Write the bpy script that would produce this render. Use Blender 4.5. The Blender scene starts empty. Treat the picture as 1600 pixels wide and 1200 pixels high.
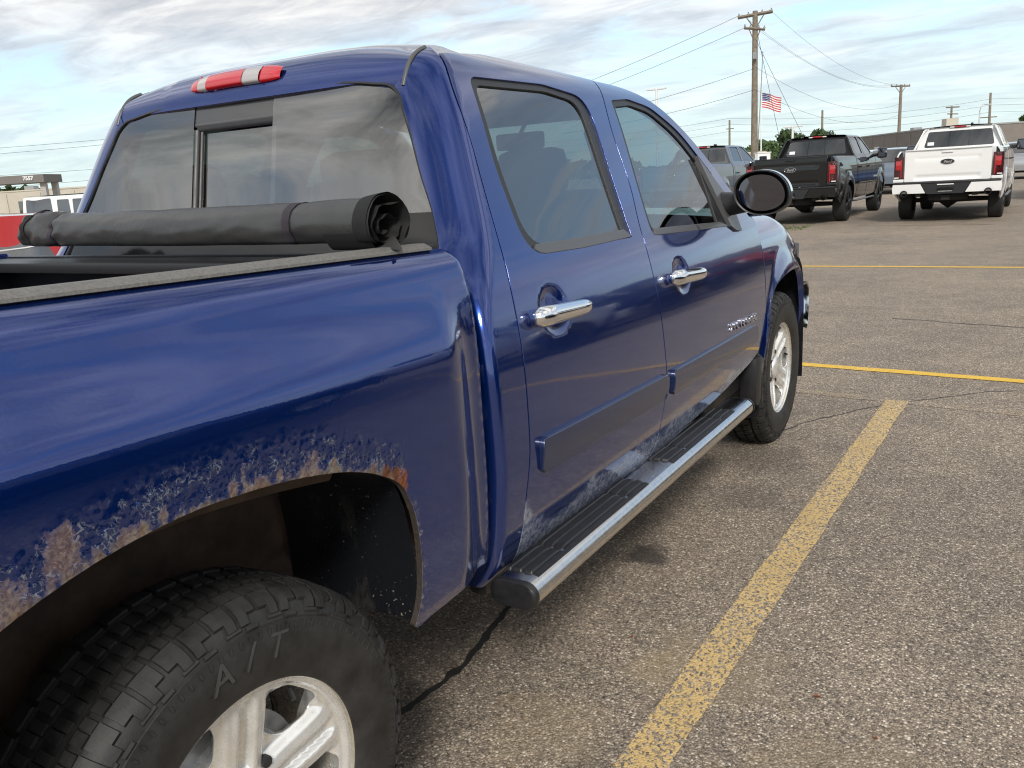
import bpy, bmesh, math, random
from mathutils import Vector, Matrix
from mathutils import noise as mnoise
from mathutils.geometry import delaunay_2d_cdt
random.seed(7)
SC=bpy.context.scene
COL=SC.collection
# ---------------------------------------------------------------- camera
CAM=(2.0223,-0.8088,1.4609); YAW,PITCH,ROLL=0.558,0.2405,-0.0613
def cam_matrix():
    cy,sy=math.cos(YAW),math.sin(YAW)
    f=Vector((-sy*math.cos(PITCH),cy*math.cos(PITCH),-math.sin(PITCH)));r=Vector((cy,sy,0));u=r.cross(f)
    c,s=math.cos(ROLL),math.sin(ROLL)
    r2=c*r+s*u;u2=-s*r+c*u
    m=Matrix((r2,u2,-f)).transposed().to_4x4();m.translation=Vector(CAM);return m
cd=bpy.data.cameras.new('camera');cam=bpy.data.objects.new('camera',cd);COL.objects.link(cam)
cam.matrix_world=cam_matrix();cd.sensor_width=36;cd.lens=36*1306.1/1600;cd.clip_start=.05;cd.clip_end=6000
SC.camera=cam
# ---------------------------------------------------------------- world: sky with broken cloud
SUN_EL,SUN_AZ=math.radians(38),math.radians(150)   # azimuth clockwise from +Y
W=bpy.data.worlds.new('World');SC.world=W;W.use_nodes=True
nt=W.node_tree;nt.nodes.clear()
def N(t,ty,**k):
    n=t.nodes.new(ty)
    for a,v in k.items(): setattr(n,a,v)
    return n
def MATH(t,op,a,b=None,clamp=False):
    n=t.nodes.new('ShaderNodeMath');n.operation=op;n.use_clamp=clamp
    for i,v in enumerate((a,b)):
        if v is None: continue
        if isinstance(v,(int,float)): n.inputs[i].default_value=v
        else: t.links.new(v,n.inputs[i])
    return n.outputs[0]
def MIX(t,f,a,b,mode='MIX'):
    n=t.nodes.new('ShaderNodeMix');n.data_type='RGBA';n.blend_type=mode
    for s,v in ((n.inputs[0],f),(n.inputs[6],a),(n.inputs[7],b)):
        if isinstance(v,(int,float)): s.default_value=v
        elif isinstance(v,tuple): s.default_value=(v+(1,))[:4]
        else: t.links.new(v,s)
    return n.outputs[2]
def RAMP(t,f,pts):
    n=t.nodes.new('ShaderNodeValToRGB');e=n.color_ramp.elements
    while len(e)<len(pts): e.new(.5)
    for i,(q,c) in enumerate(pts):
        e[i].position=q;e[i].color=(c,c,c,1) if isinstance(c,(int,float)) else (c+(1,))[:4]
    t.links.new(f,n.inputs[0]);return n.outputs[0]
def NOISE(t,vec,scale,detail=4,rough=.55,dist=0,lac=2.):
    n=t.nodes.new('ShaderNodeTexNoise');n.inputs['Scale'].default_value=scale;n.inputs['Detail'].default_value=detail
    n.inputs['Roughness'].default_value=rough;n.inputs['Distortion'].default_value=dist
    if vec is not None: t.links.new(vec,n.inputs['Vector'])
    return n.outputs[0]
def VMAP(t,vec,loc=(0,0,0),rot=(0,0,0),sc=(1,1,1)):
    n=t.nodes.new('ShaderNodeMapping');n.inputs[1].default_value=loc;n.inputs[2].default_value=rot;n.inputs[3].default_value=sc
    t.links.new(vec,n.inputs[0]);return n.outputs[0]
sky=N(nt,'ShaderNodeTexSky',sky_type='NISHITA',sun_disc=False,sun_elevation=SUN_EL,sun_rotation=SUN_AZ,altitude=100,air_density=1.0,dust_density=1.2,ozone_density=2.0)
tc=N(nt,'ShaderNodeTexCoord');sep=N(nt,'ShaderNodeSeparateXYZ');nt.links.new(tc.outputs['Generated'],sep.inputs[0])
zz=MATH(nt,'MAXIMUM',sep.outputs[2],0.0);den=MATH(nt,'ADD',zz,.13)
cmb=N(nt,'ShaderNodeCombineXYZ');nt.links.new(MATH(nt,'DIVIDE',sep.outputs[0],den),cmb.inputs[0]);nt.links.new(MATH(nt,'DIVIDE',sep.outputs[1],den),cmb.inputs[1])
cv=VMAP(nt,cmb.outputs[0],loc=(3.1,1.7,0),rot=(0,0,math.radians(24)),sc=(.46,1.0,1))
n1=NOISE(nt,cv,1.0,7,.56,.5);n2=NOISE(nt,VMAP(nt,cv,loc=(9,4,2),sc=(1.0,.9,1)),1.5,6,.6,.6)
n3=NOISE(nt,VMAP(nt,cv,loc=(1,7,5),sc=(1.3,1,1)),4.2,6,.62,.7)
d3=MATH(nt,'SUBTRACT',n3,.5)
dens=RAMP(nt,MATH(nt,'ADD',n1,MATH(nt,'MULTIPLY',d3,.42)),[(.37,0.),(.50,.85),(.60,1.)])
low=RAMP(nt,zz,[(.0,.15),(.05,.45),(.20,1.)]);over=RAMP(nt,zz,[(.30,0.),(.65,.6)])
dens=MATH(nt,'MAXIMUM',MATH(nt,'MULTIPLY',dens,low),over)
thick=RAMP(nt,MATH(nt,'ADD',n2,MATH(nt,'MULTIPLY',d3,.75)),[(.36,0.),(.50,.55),(.66,1.)])
up=RAMP(nt,zz,[(.20,0.),(.60,1.)])
ccol=MIX(nt,thick,MIX(nt,up,(5.3,5.2,5.05),(8.4,8.1,7.5)),MIX(nt,up,(2.95,3.1,3.4),(1.25,1.35,1.5)))
skyc=MIX(nt,RAMP(nt,zz,[(.0,.75),(.25,.25),(.6,.1)]),sky.outputs[0],(3.7,5.0,5.3))
fin=MIX(nt,dens,skyc,ccol)
bg=N(nt,'ShaderNodeBackground');bg.inputs[1].default_value=.10;nt.links.new(fin,bg.inputs[0])
wo=N(nt,'ShaderNodeOutputWorld');nt.links.new(bg.outputs[0],wo.inputs[0])
sl=bpy.data.lights.new('sun','SUN');sl.energy=1.5;sl.angle=math.radians(12);sl.color=(1,.95,.88)
so=bpy.data.objects.new('sun',sl);COL.objects.link(so)
sd=Vector((math.sin(SUN_AZ)*math.cos(SUN_EL),math.cos(SUN_AZ)*math.cos(SUN_EL),math.sin(SUN_EL)))
so.rotation_euler=sd.to_track_quat('Z','Y').to_euler()
SC.view_settings.view_transform='Standard';SC.view_settings.look='None';SC.view_settings.exposure=.98;SC.view_settings.gamma=1
SC.view_settings.use_curve_mapping=False
SC.cycles.filter_width=1.15;SC.cycles.max_bounces=10;SC.cycles.transparent_max_bounces=16
# ---------------------------------------------------------------- object helpers
def tag(o,label=None,cat=None,group=None,kind=None):
    if label:o['label']=label
    if cat:o['category']=cat
    if group:o['group']=group
    if kind:o['kind']=kind
    return o
def empty(name,label,cat,loc=(0,0,0),rot=0,group=None):
    o=bpy.data.objects.new(name,None);o.empty_display_size=.2;COL.objects.link(o);o.location=loc;o.rotation_euler=(0,0,rot)
    return tag(o,label,cat,group)
def link(name,me,mat=None,parent=None):
    o=bpy.data.objects.new(name,me);COL.objects.link(o)
    if mat is not None and not me.materials: me.materials.append(mat)
    if parent is not None:o.parent=parent
    return o
def mk(name,verts,faces,mat,parent=None,smooth=False,normals=None):
    me=bpy.data.meshes.new(name);me.from_pydata([tuple(v) for v in verts],[],faces);me.update()
    if smooth or normals:
        me.polygons.foreach_set('use_smooth',[True]*len(me.polygons))
    if normals: me.normals_split_custom_set_from_vertices([tuple(n) for n in normals])
    return link(name,me,mat,parent)
class MB:
    """collects simple shapes into one mesh"""
    def __init__(s): s.b=bmesh.new()
    def box(s,c,d,rot=None,bev=0,taper=None):
        r=bmesh.ops.create_cube(s.b,size=1);vs=r['verts']
        for v in vs:
            t=1
            if taper and v.co.z>0: t=taper
            v.co=Vector((v.co.x*d[0]*t,v.co.y*d[1]*t,v.co.z*d[2]))
        if bev:
            es=list({e for v in vs for e in v.link_edges})
            bb=bmesh.ops.bevel(s.b,geom=es,offset=bev,segments=2,affect='EDGES',profile=.6)
            vs=list({v for v in bb['verts']}|{v for v in vs if v.is_valid})
        M=Matrix.Translation(Vector(c))
        if rot is not None: M=M@rot.to_4x4()
        for v in vs: v.co=M@v.co
        return s
    def tube(s,pts,r,seg=8,cap=True,flat=None):
        pts=[Vector(p) for p in pts];rings=[];up=Vector((0,0,1))
        for i,p in enumerate(pts):
            t=(pts[min(i+1,len(pts)-1)]-pts[max(i-1,0)]).normalized()
            a=up if abs(t.dot(up))<.95 else Vector((1,0,0))
            x=t.cross(a).normalized();y=x.cross(t)
            rr=r[i] if isinstance(r,(list,tuple)) else r
            ring=[]
            for k in range(seg):
                an=2*math.pi*k/seg
                ring.append(s.b.verts.new(p+x*rr*math.cos(an)+y*rr*math.sin(an)*(flat or 1)))
            rings.append(ring)
        for a,b in zip(rings,rings[1:]):
            for k in range(seg): s.b.faces.new((a[k],a[(k+1)%seg],b[(k+1)%seg],b[k]))
        if cap:
            s.b.faces.new(rings[0][::-1]);s.b.faces.new(rings[-1])
        return s
    def lathe(s,prof,seg=48,axis='X',c=(0,0,0),close=False):
        # prof: (along axis, radius)
        rings=[]
        for a,r in prof:
            ring=[]
            for k in range(seg):
                t=2*math.pi*k/seg
                q={'X':(a,r*math.cos(t),r*math.sin(t)),'Y':(r*math.cos(t),a,r*math.sin(t)),'Z':(r*math.cos(t),r*math.sin(t),a)}[axis]
                ring.append(s.b.verts.new(Vector(q)+Vector(c)))
            rings.append(ring)
        rr=list(zip(rings,rings[1:]))
        if close: rr.append((rings[-1],rings[0]))
        for a,b in rr:
            for k in range(seg): s.b.faces.new((a[k],b[k],b[(k+1)%seg],a[(k+1)%seg]))
        return s
    def grid(s,f,nu,nv):
        V=[[s.b.verts.new(Vector(f(i/nu,j/nv))) for j in range(nv+1)] for i in range(nu+1)]
        for i in range(nu):
            for j in range(nv): s.b.faces.new((V[i][j],V[i+1][j],V[i+1][j+1],V[i][j+1]))
        return s
    def prism(s,poly,f0,f1):
        """closed solid between two images of a 2D polygon"""
        a=[s.b.verts.new(Vector(f0(*q))) for q in poly];b=[s.b.verts.new(Vector(f1(*q))) for q in poly];n=len(poly)
        s.b.faces.new(a[::-1]);s.b.faces.new(b)
        for i in range(n): s.b.faces.new((a[i],a[(i+1)%n],b[(i+1)%n],b[i]))
        return s
    def build(s,name,mat,parent=None,smooth=None,recalc=True,mats=None):
        if recalc: bmesh.ops.recalc_face_normals(s.b,faces=s.b.faces)
        me=bpy.data.meshes.new(name);s.b.to_mesh(me);s.b.free()
        o=link(name,me,mat,parent)
        if smooth is not None:
            me.polygons.foreach_set('use_smooth',[True]*len(me.polygons))
            if smooth<180: me.set_sharp_from_angle(angle=math.radians(smooth))
        return o
def islands(mb,name,mat,parent=None,smooth=None):
    """build every separate piece of a collector as an object of its own"""
    bm=mb.b;bm.verts.index_update();seen=set();out=[]
    for v0 in bm.verts:
        if v0 in seen: continue
        st=[v0];grp=[]
        seen.add(v0)
        while st:
            v=st.pop();grp.append(v)
            for e in v.link_edges:
                w=e.other_vert(v)
                if w not in seen: seen.add(w);st.append(w)
        m=MB();mp={v:m.b.verts.new(v.co) for v in grp}
        for f in {f for v in grp for f in v.link_faces}: m.b.faces.new([mp[v] for v in f.verts])
        out.append(m.build(name,mat,parent,smooth))
    bm.free();return out
def inside(p,poly):
    x,y=p;c=False;n=len(poly);j=n-1
    for i in range(n):
        xi,yi=poly[i];xj,yj=poly[j]
        if (yi>y)!=(yj>y) and x<(xj-xi)*(y-yi)/(yj-yi)+xi:c=not c
        j=i
    return c
def area2(poly): return .5*sum(poly[i-1][0]*poly[i][1]-poly[i][0]*poly[i-1][1] for i in range(len(poly)))
def spline(pts,step,closed=True,corners=()):
    """catmull-rom through pts, resampled; indices in corners stay sharp"""
    n=len(pts);out=[]
    segs=n if closed else n-1
    for i in range(segs):
        p1=pts[i];p2=pts[(i+1)%n]
        p0=pts[i-1] if (closed or i>0) else p1
        p3=pts[(i+2)%n] if (closed or i+2<n) else p2
        if i in corners:p0=(2*p1[0]-p2[0],2*p1[1]-p2[1])
        if (i+1)%n in corners:p3=(2*p2[0]-p1[0],2*p2[1]-p1[1])
        L=math.dist(p1,p2);m=max(1,int(round(L/step)))
        # centripetal-ish tangents
        def tan(a,b,c):
            d1=math.dist(a,b) or 1e-6;d2=math.dist(b,c) or 1e-6
            return [((b[k]-a[k])/d1*d2+(c[k]-b[k])/d2*d1)/(d1+d2) for k in(0,1)]
        t1=tan(p0,p1,p2);t2=tan(p1,p2,p3)
        for k in range(m):
            t=k/m;t2_=t*t;t3=t2_*t
            out.append(tuple((2*t3-3*t2_+1)*p1[q]+(t3-2*t2_+t)*L*t1[q]+(-2*t3+3*t2_)*p2[q]+(t3-t2_)*L*t2[q] for q in(0,1)))
    if not closed: out.append(tuple(pts[-1]))
    return out
def inset(poly,d):
    s=1 if area2(poly)>0 else -1;n=len(poly);out=[]
    for i in range(n):
        a,b,c=poly[i-1],poly[i],poly[(i+1)%n]
        e1=Vector((b[0]-a[0],b[1]-a[1]));e2=Vector((c[0]-b[0],c[1]-b[1]))
        if e1.length<1e-9 or e2.length<1e-9: out.append(b);continue
        e1.normalize();e2.normalize()
        nn=Vector((-(e1.y+e2.y),e1.x+e2.x))
        if nn.length<1e-6: nn=Vector((-e1.y,e1.x))
        nn.normalize();k=max(.5,nn.dot(Vector((-e1.y,e1.x))))
        out.append((b[0]+s*nn.x*d/k,b[1]+s*nn.y*d/k))
    return out
def panel(name,mat,parent,outline,F,holes=(),step=.02,gap=.004,flange=.025,rnd=.0014,out=(1,0,0),attr=None,mirror=False,hole_gap=None,hole_flange=None,extra=()):
    """sheet-metal panel: outline in (u,v), surface F(u,v); rounded turned-in edges; analytic normals.
       returns [object] or [object, mirrored object]"""
    eps=1e-3
    outv=Vector(out)
    def P(q): return Vector(F(*q))
    def nrm(q):
        u,v=q
        a=P((u+eps,v))-P((u-eps,v));b=P((u,v+eps))-P((u,v-eps));n=a.cross(b)
        return n.normalized() if n.length>1e-12 else outv.copy()
    loops=[]
    o=list(outline)
    if area2(o)<0:o.reverse()
    o=inset(o,gap);loops.append(o)
    for h in holes:
        h=list(h)
        if area2(h)>0:h.reverse()
        hg=gap if hole_gap is None else hole_gap
        h=inset(h,-hg) if hg else h      # clockwise loop: negative inset grows it
        loops.append(h)
    pts=[];edges=[]
    for L in loops:
        s=len(pts);pts+=L;edges+=[(s+i,s+(i+1)%len(L)) for i in range(len(L))]
    nb=len(pts)
    pts+=list(extra)
    # interior points on a jittered hex grid
    us=[q[0] for q in o];vs=[q[1] for q in o]
    cell={}
    for q in pts: cell.setdefault((int(q[0]//step),int(q[1]//step)),[]).append(q)
    r=0;v=min(vs)
    while v<max(vs):
        u=min(us)+(step*.5 if r%2 else 0)
        while u<max(us):
            q=(u,v);ci,cj=int(u//step),int(v//step);ok=True
            for i in(-1,0,1):
                for j in(-1,0,1):
                    for w in cell.get((ci+i,cj+j),()):
                        if (w[0]-u)**2+(w[1]-v)**2<(.55*step)**2: ok=False
            if ok and inside(q,o) and not any(inside(q,h) for h in loops[1:]): pts.append(q)
            u+=step
        v+=step*.866;r+=1
    vo,_,fo,*_=delaunay_2d_cdt([Vector(q) for q in pts],edges,[],0,1e-7)
    vo=[(q.x,q.y) for q in vo]
    V=[P(q) for q in vo];NN=[nrm(q) for q in vo]
    sgn=1 if sum(n.dot(outv) for n in NN)>=0 else -1
    NN=[n*sgn for n in NN];faces=[]
    for f in fo:
        c=(sum(vo[i][0] for i in f)/3,sum(vo[i][1] for i in f)/3)
        if not inside(c,o) or any(inside(c,h) for h in loops[1:]): continue
        a,b,d=[V[i] for i in f[:3]]
        n=(b-a).cross(d-a)
        f=list(f)
        if n.dot(NN[f[0]]+NN[f[1]]+NN[f[2]])<0:f.reverse()
        faces.append(f)
    A=[attr(*q) for q in vo] if attr else None
    # turned-in edges
    for li,L in enumerate(loops):
        fl=flange if li==0 or hole_flange is None else hole_flange
        if not fl: continue
        n=len(L);R0=[];rows=[]
        PL=[P(q) for q in L];NL=[nrm(q)*sgn for q in L]
        for k in range(n):
            t=(PL[(k+1)%n]-PL[k-1]);t=t.normalized() if t.length>1e-9 else Vector((0,0,1))
            od=t.cross(NL[k])*sgn      # outward in surface
            if od.length<1e-6: od=NL[k].orthogonal()
            od.normalize()
            row=[(PL[k],NL[k]),(PL[k]+od*rnd*.7-NL[k]*rnd*.3,(NL[k]+od).normalized()),(PL[k]+od*rnd-NL[k]*rnd,od),(PL[k]+od*rnd-NL[k]*fl,od)]
            rows.append(row)
        base=len(V)
        for row in rows:
            for pp,qq in row: V.append(pp);NN.append(qq)
            if A is not None: A+= [attr(*L[rows.index(row)])]*4 if False else [0]*4
        if A is not None:
            for k in range(n):
                val=attr(*L[k])
                for j in range(4): A[base+4*k+j]=val if j<1 else (1.0 if j==1 else 2.0)
        for k in range(n):
            k2=(k+1)%n
            for j in range(3):
                q=[base+4*k+j,base+4*k2+j,base+4*k2+j+1,base+4*k+j+1]
                a,b,d=V[q[0]],V[q[1]],V[q[2]]
                nn=(b-a).cross(d-a)
                if nn.dot(NN[q[0]]+NN[q[2]])<0:q.reverse()
                faces.append(q)
    res=[]
    def build(V,faces,NN):
        ob=mk(name,V,faces,mat,parent,True,NN)
        if A is not None:
            at=ob.data.attributes.new('wear','FLOAT','POINT');at.data.foreach_set('value',A)
        return ob
    res.append(build(V,faces,NN))
    if mirror:
        res.append(build([Vector((-q.x,q.y,q.z)) for q in V],[list(reversed(f)) for f in faces],[Vector((-q.x,q.y,q.z)) for q in NN]))
    return res
def text_mesh(name,body,size,mat,parent,M,extrude=.002,shear=0.,bold=0.0,align='CENTER'):
    cu=bpy.data.curves.new(name,'FONT');cu.body=body;cu.size=size;cu.extrude=extrude;cu.shear=shear;cu.align_x=align;cu.align_y='CENTER';cu.offset=bold
    cu.resolution_u=4
    t=bpy.data.objects.new(name,cu);COL.objects.link(t)
    dg=bpy.context.evaluated_depsgraph_get();dg.update()
    me=bpy.data.meshes.new_from_object(t.evaluated_get(dg));bpy.data.objects.remove(t)
    me.transform(M);o=link(name,me,None,parent);me.materials.clear();me.materials.append(mat);return o
def frame(o,x,y,z=None):
    """matrix from origin and x,y axes"""
    x=Vector(x).normalized();y=Vector(y).normalized();z=x.cross(y).normalized();y=z.cross(x)
    m=Matrix((x,y,z)).transposed().to_4x4();m.translation=Vector(o);return m
# ---------------------------------------------------------------- materials
MT={}
def pm(name,base=(.5,.5,.5),rough=.5,metal=0,coat=0,coat_r=.03,spec=.5,ior=1.5,noise=None,bump=None,emit=None,sub=None):
    """principled with optional colour mottling noise=(scale,amount) and bump=(scale,strength,dist)"""
    if name in MT: return MT[name]
    m=bpy.data.materials.new(name);m.use_nodes=True;t=m.node_tree;b=t.nodes['Principled BSDF']
    b.inputs['Base Color'].default_value=tuple(base)+(1,);b.inputs['Roughness'].default_value=rough;b.inputs['Metallic'].default_value=metal
    b.inputs['Coat Weight'].default_value=coat;b.inputs['Coat Roughness'].default_value=coat_r;b.inputs['Specular IOR Level'].default_value=spec;b.inputs['IOR'].default_value=ior
    c=None
    if noise or bump: c=N(t,'ShaderNodeTexCoord').outputs['Object']
    if noise:
        nz=NOISE(t,c,noise[0],5,.6)
        k=noise[1];lo=tuple(v*(1-k) for v in base);hi=tuple(min(1,v*(1+k)) for v in base)
        t.links.new(MIX(t,RAMP(t,nz,[(.3,0.),(.7,1.)]),lo,hi),b.inputs['Base Color'])
        t.links.new(MATH(t,'ADD',MATH(t,'MULTIPLY',nz,.25),rough-.12),b.inputs['Roughness'])
    if bump:
        bn=N(t,'ShaderNodeBump');bn.inputs['Strength'].default_value=bump[1];bn.inputs['Distance'].default_value=bump[2]
        t.links.new(NOISE(t,c,bump[0],4,.6),bn.inputs['Height']);t.links.new(bn.outputs[0],b.inputs['Normal'])
    if emit: b.inputs['Emission Color'].default_value=tuple(emit[0])+(1,);b.inputs['Emission Strength'].default_value=emit[1]
    MT[name]=m;return m
def glass(name,tint,refl_ior=1.5,rough=0.0,refl=1.0,body=None):
    m=bpy.data.materials.new(name);m.use_nodes=True;t=m.node_tree;t.nodes.clear()
    tr=N(t,'ShaderNodeBsdfTransparent');tr.inputs[0].default_value=tuple(tint)+(1,)
    gl=N(t,'ShaderNodeBsdfGlossy');gl.inputs['Roughness'].default_value=rough;gl.inputs[0].default_value=(refl,refl,refl,1)
    fr=N(t,'ShaderNodeFresnel');bf=N(t,'ShaderNodeNewGeometry').outputs['Backfacing']
    t.links.new(MATH(t,'ADD',refl_ior,MATH(t,'MULTIPLY',bf,1/refl_ior-refl_ior)),fr.inputs[0])
    mx=N(t,'ShaderNodeMixShader');t.links.new(fr.outputs[0],mx.inputs[0]);t.links.new(tr.outputs[0],mx.inputs[1]);t.links.new(gl.outputs[0],mx.inputs[2])
    o=N(t,'ShaderNodeOutputMaterial');t.links.new(mx.outputs[0],o.inputs[0]);MT[name]=m;return m
def asphalt_nodes(t,c):
    """stone-in-bitumen colour and height, from object coordinates"""
    v=N(t,'ShaderNodeTexVoronoi');v.inputs['Scale'].default_value=138;v.inputs['Randomness'].default_value=1;t.links.new(c,v.inputs['Vector'])
    v2=N(t,'ShaderNodeTexVoronoi');v2.inputs['Scale'].default_value=320;t.links.new(c,v2.inputs['Vector'])
    hs=N(t,'ShaderNodeSeparateColor');t.links.new(v.outputs['Color'],hs.inputs[0])
    hs2=N(t,'ShaderNodeSeparateColor');t.links.new(v2.outputs['Color'],hs2.inputs[0])
    stone=RAMP(t,hs.outputs[0],[(.0,(.085,.073,.061)),(.22,(.20,.167,.135)),(.45,(.36,.298,.238)),(.68,(.49,.41,.328)),(.88,(.64,.55,.44)),(1.,(.84,.77,.66))])
    fine=RAMP(t,hs2.outputs[1],[(.0,(.085,.072,.06)),(.5,(.31,.257,.206)),(1.,(.58,.49,.39))])
    pick=RAMP(t,hs.outputs[2],[(.42,0.),(.50,1.)])
    col=MIX(t,pick,stone,fine)
    edge=RAMP(t,v.outputs['Distance'],[(.30,0.),(.62,1.)])
    col=MIX(t,MATH(t,'MULTIPLY',edge,.5),col,(.10,.085,.072))
    big=NOISE(t,c,.55,5,.6);mid=NOISE(t,c,3.2,4,.6)
    k=MATH(t,'ADD',MATH(t,'MULTIPLY',big,.55),MATH(t,'MULTIPLY',mid,.45))
    col=MIX(t,1.,col,RAMP(t,k,[(.30,(.68,.67,.67)),(.70,(1.22,1.19,1.13))]),'MULTIPLY')
    h=MATH(t,'SUBTRACT',MATH(t,'MULTIPLY',hs.outputs[0],.6),MATH(t,'MULTIPLY',v.outputs['Distance'],.9))
    return col,h,hs.outputs[1],mid,big
def spot(t,c,x,y,r,wob=.35,ns=9):
    """soft stain mask round (x,y)"""
    s=N(t,'ShaderNodeSeparateXYZ');t.links.new(c,s.inputs[0])
    dx=MATH(t,'SUBTRACT',s.outputs[0],x);dy=MATH(t,'SUBTRACT',s.outputs[1],y)
    d=MATH(t,'SQRT',MATH(t,'ADD',MATH(t,'MULTIPLY',dx,dx),MATH(t,'MULTIPLY',dy,dy)))
    d=MATH(t,'ADD',MATH(t,'DIVIDE',d,r),MATH(t,'MULTIPLY',MATH(t,'SUBTRACT',NOISE(t,c,ns,4,.6),.5),wob*4))
    return RAMP(t,d,[(.5,1.),(1.0,0.)])
def m_asphalt():
    m=bpy.data.materials.new('asphalt');m.use_nodes=True;t=m.node_tree;b=t.nodes['Principled BSDF']
    c=N(t,'ShaderNodeTexCoord').outputs['Object'];col,h,rn,mid,big=asphalt_nodes(t,c)
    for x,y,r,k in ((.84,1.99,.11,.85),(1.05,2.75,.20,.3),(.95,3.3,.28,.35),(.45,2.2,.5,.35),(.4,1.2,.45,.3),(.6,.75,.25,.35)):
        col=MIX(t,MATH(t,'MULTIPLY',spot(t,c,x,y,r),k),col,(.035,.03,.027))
    for x,y,r in ((1.30,1.35,.25),(1.75,1.0,.3),(1.15,1.30,.12),(1.0,.9,.2)):
        col=MIX(t,MATH(t,'MULTIPLY',spot(t,c,x,y,r,.5),.22),col,(.42,.32,.18))
    t.links.new(col,b.inputs['Base Color']);b.inputs['Roughness'].default_value=.82;b.inputs['Specular IOR Level'].default_value=.35
    bn=N(t,'ShaderNodeBump');bn.inputs['Strength'].default_value=.75;bn.inputs['Distance'].default_value=.0045;t.links.new(h,bn.inputs['Height']);t.links.new(bn.outputs[0],b.inputs['Normal'])
    MT['asphalt']=m;return m
def m_paint(name,paint,cover):
    """road paint worn off the stones; cover 0..1"""
    m=bpy.data.materials.new(name);m.use_nodes=True;t=m.node_tree;b=t.nodes['Principled BSDF']
    c=N(t,'ShaderNodeTexCoord').outputs['Object'];col,h,rn,mid,big=asphalt_nodes(t,c)
    w=MATH(t,'ADD',MATH(t,'MULTIPLY',rn,.70),MATH(t,'MULTIPLY',mid,.80))
    w=MATH(t,'ADD',w,MATH(t,'MULTIPLY',NOISE(t,c,170,3,.6),.35))
    lim=.45+cover*.75
    mask=RAMP(t,MATH(t,'DIVIDE',w,2.0),[((lim-.10)/2,1.),((lim+.10)/2,0.)])
    pc=MIX(t,1.,paint,RAMP(t,mid,[(.3,(.86,.86,.86)),(.7,(1.1,1.1,1.1))]),'MULTIPLY')
    t.links.new(MIX(t,mask,col,pc),b.inputs['Base Color']);b.inputs['Roughness'].default_value=.75
    bn=N(t,'ShaderNodeBump');bn.inputs['Strength'].default_value=.7;bn.inputs['Distance'].default_value=.004;t.links.new(h,bn.inputs['Height']);t.links.new(bn.outputs[0],b.inputs['Normal'])
    MT[name]=m;return m
m_asphalt();m_paint('paint_worn',(.66,.465,.195),.68);m_paint('paint_fresh',(.80,.50,.06),1.05);m_paint('paint_ghost',(.45,.31,.14),.30)
def m_crack():
    m=pm('crack_tar',(.022,.02,.019),.6,noise=(30,.4));return m
m_crack()
pm('grass',(.09,.13,.035),.7,noise=(3,.4))
# ---------------------------------------------------------------- ground
g=mk('parking_lot',[(-700,-700,0),(700,-700,0),(700,900,0),(-700,900,0)],[(0,1,2,3)],MT['asphalt']);tag(g,'grey brown aggregate asphalt of the car lot','parking lot',kind='structure')
def strip(name,a,b,w,mat,label,z=.004):
    a=Vector(a);b=Vector(b);d=(b-a).normalized();n=Vector((-d.y,d.x))*w/2
    m=max(2,int((b-a).length/.12));V=[];F=[];rnd=random.Random(hash((round(a.x,2),round(a.y,2)))&255)
    for i in range(m+1):
        q=a.lerp(b,i/m);j=rnd.uniform(-.004,.004);k=rnd.uniform(-.004,.004)
        V+=[(q.x-n.x+j,q.y-n.y+j,z),(q.x+n.x+k,q.y+n.y+k,z)]
    F=[(2*i,2*i+2,2*i+3,2*i+1) for i in range(m)]
    o=mk(name,V,F,MT[mat]);return tag(o,label,'road marking',kind='structure')
strip('stall_line',(1.20,-1.6),(1.412,4.60),.126,'paint_worn','worn yellow stall line running beside the blue pickup')
strip('cross_line',(-2.2,5.66),(9.5,4.72),.10,'paint_fresh','bright yellow line across the lot past the front wheel',.004)
strip('faded_line',(-.4,4.79),(7,4.02),.10,'paint_ghost','faded old yellow line crossing the end of the stall line',.002)
strip('far_line',(-6,11.75),(9,11.2),.11,'paint_fresh','yellow line across the lot behind the pickup nose',.004)
for i,x in enumerate((4.15,6.9,9.65,-1.45,-4.2)):
    strip('stall_line',(x-.15,-1.4),(x+.15,4.60-.1*(i if x>0 else -i)),.105,'paint_worn','yellow stall line of the next parking bays')
def crack(pts,w,label,z=.003,sub=10,seed=1):
    rnd=random.Random(seed);P=[]
    for a,b in zip(pts,pts[1:]):
        a=Vector(a);b=Vector(b);d=b-a;n=Vector((-d.y,d.x)).normalized()
        for i in range(sub): P.append(a.lerp(b,i/sub)+n*(.085*mnoise.noise(Vector((i*.55+a.x*9,seed*5.,a.y*7)))*d.length/3+rnd.gauss(0,.05)*d.length/sub))
    P.append(Vector(pts[-1]));V=[];F=[]
    for i,q in enumerate(P):
        d=(P[min(i+1,len(P)-1)]-P[max(0,i-1)]).normalized();n=Vector((-d.y,d.x));ww=w*max(.10,.50+.75*mnoise.noise(Vector((i*.33,seed*7.,0)))+.25*mnoise.noise(Vector((i*1.1,seed*3.,2))))
        V+=[(q.x-n.x*ww,q.y-n.y*ww,z),(q.x+n.x*ww,q.y+n.y*ww,z)]
    F=[(2*i,2*i+2,2*i+3,2*i+1) for i in range(len(P)-1)]
    return tag(mk('pavement_crack',V,F,MT['crack_tar']),label,'crack',kind='structure')
crack([(.35,.35),(.60,.80),(.62,1.05),(.56,1.42),(.52,1.8),(.45,2.4)],.022,'dark crack in the asphalt behind the running board end',seed=3,sub=14)
crack([(.80,3.45),(1.0,3.95),(1.25,4.35),(1.5,4.62),(1.9,5.0),(2.6,5.3)],.007,'thin crack running past the front tyre',seed=5,sub=14)
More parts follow.
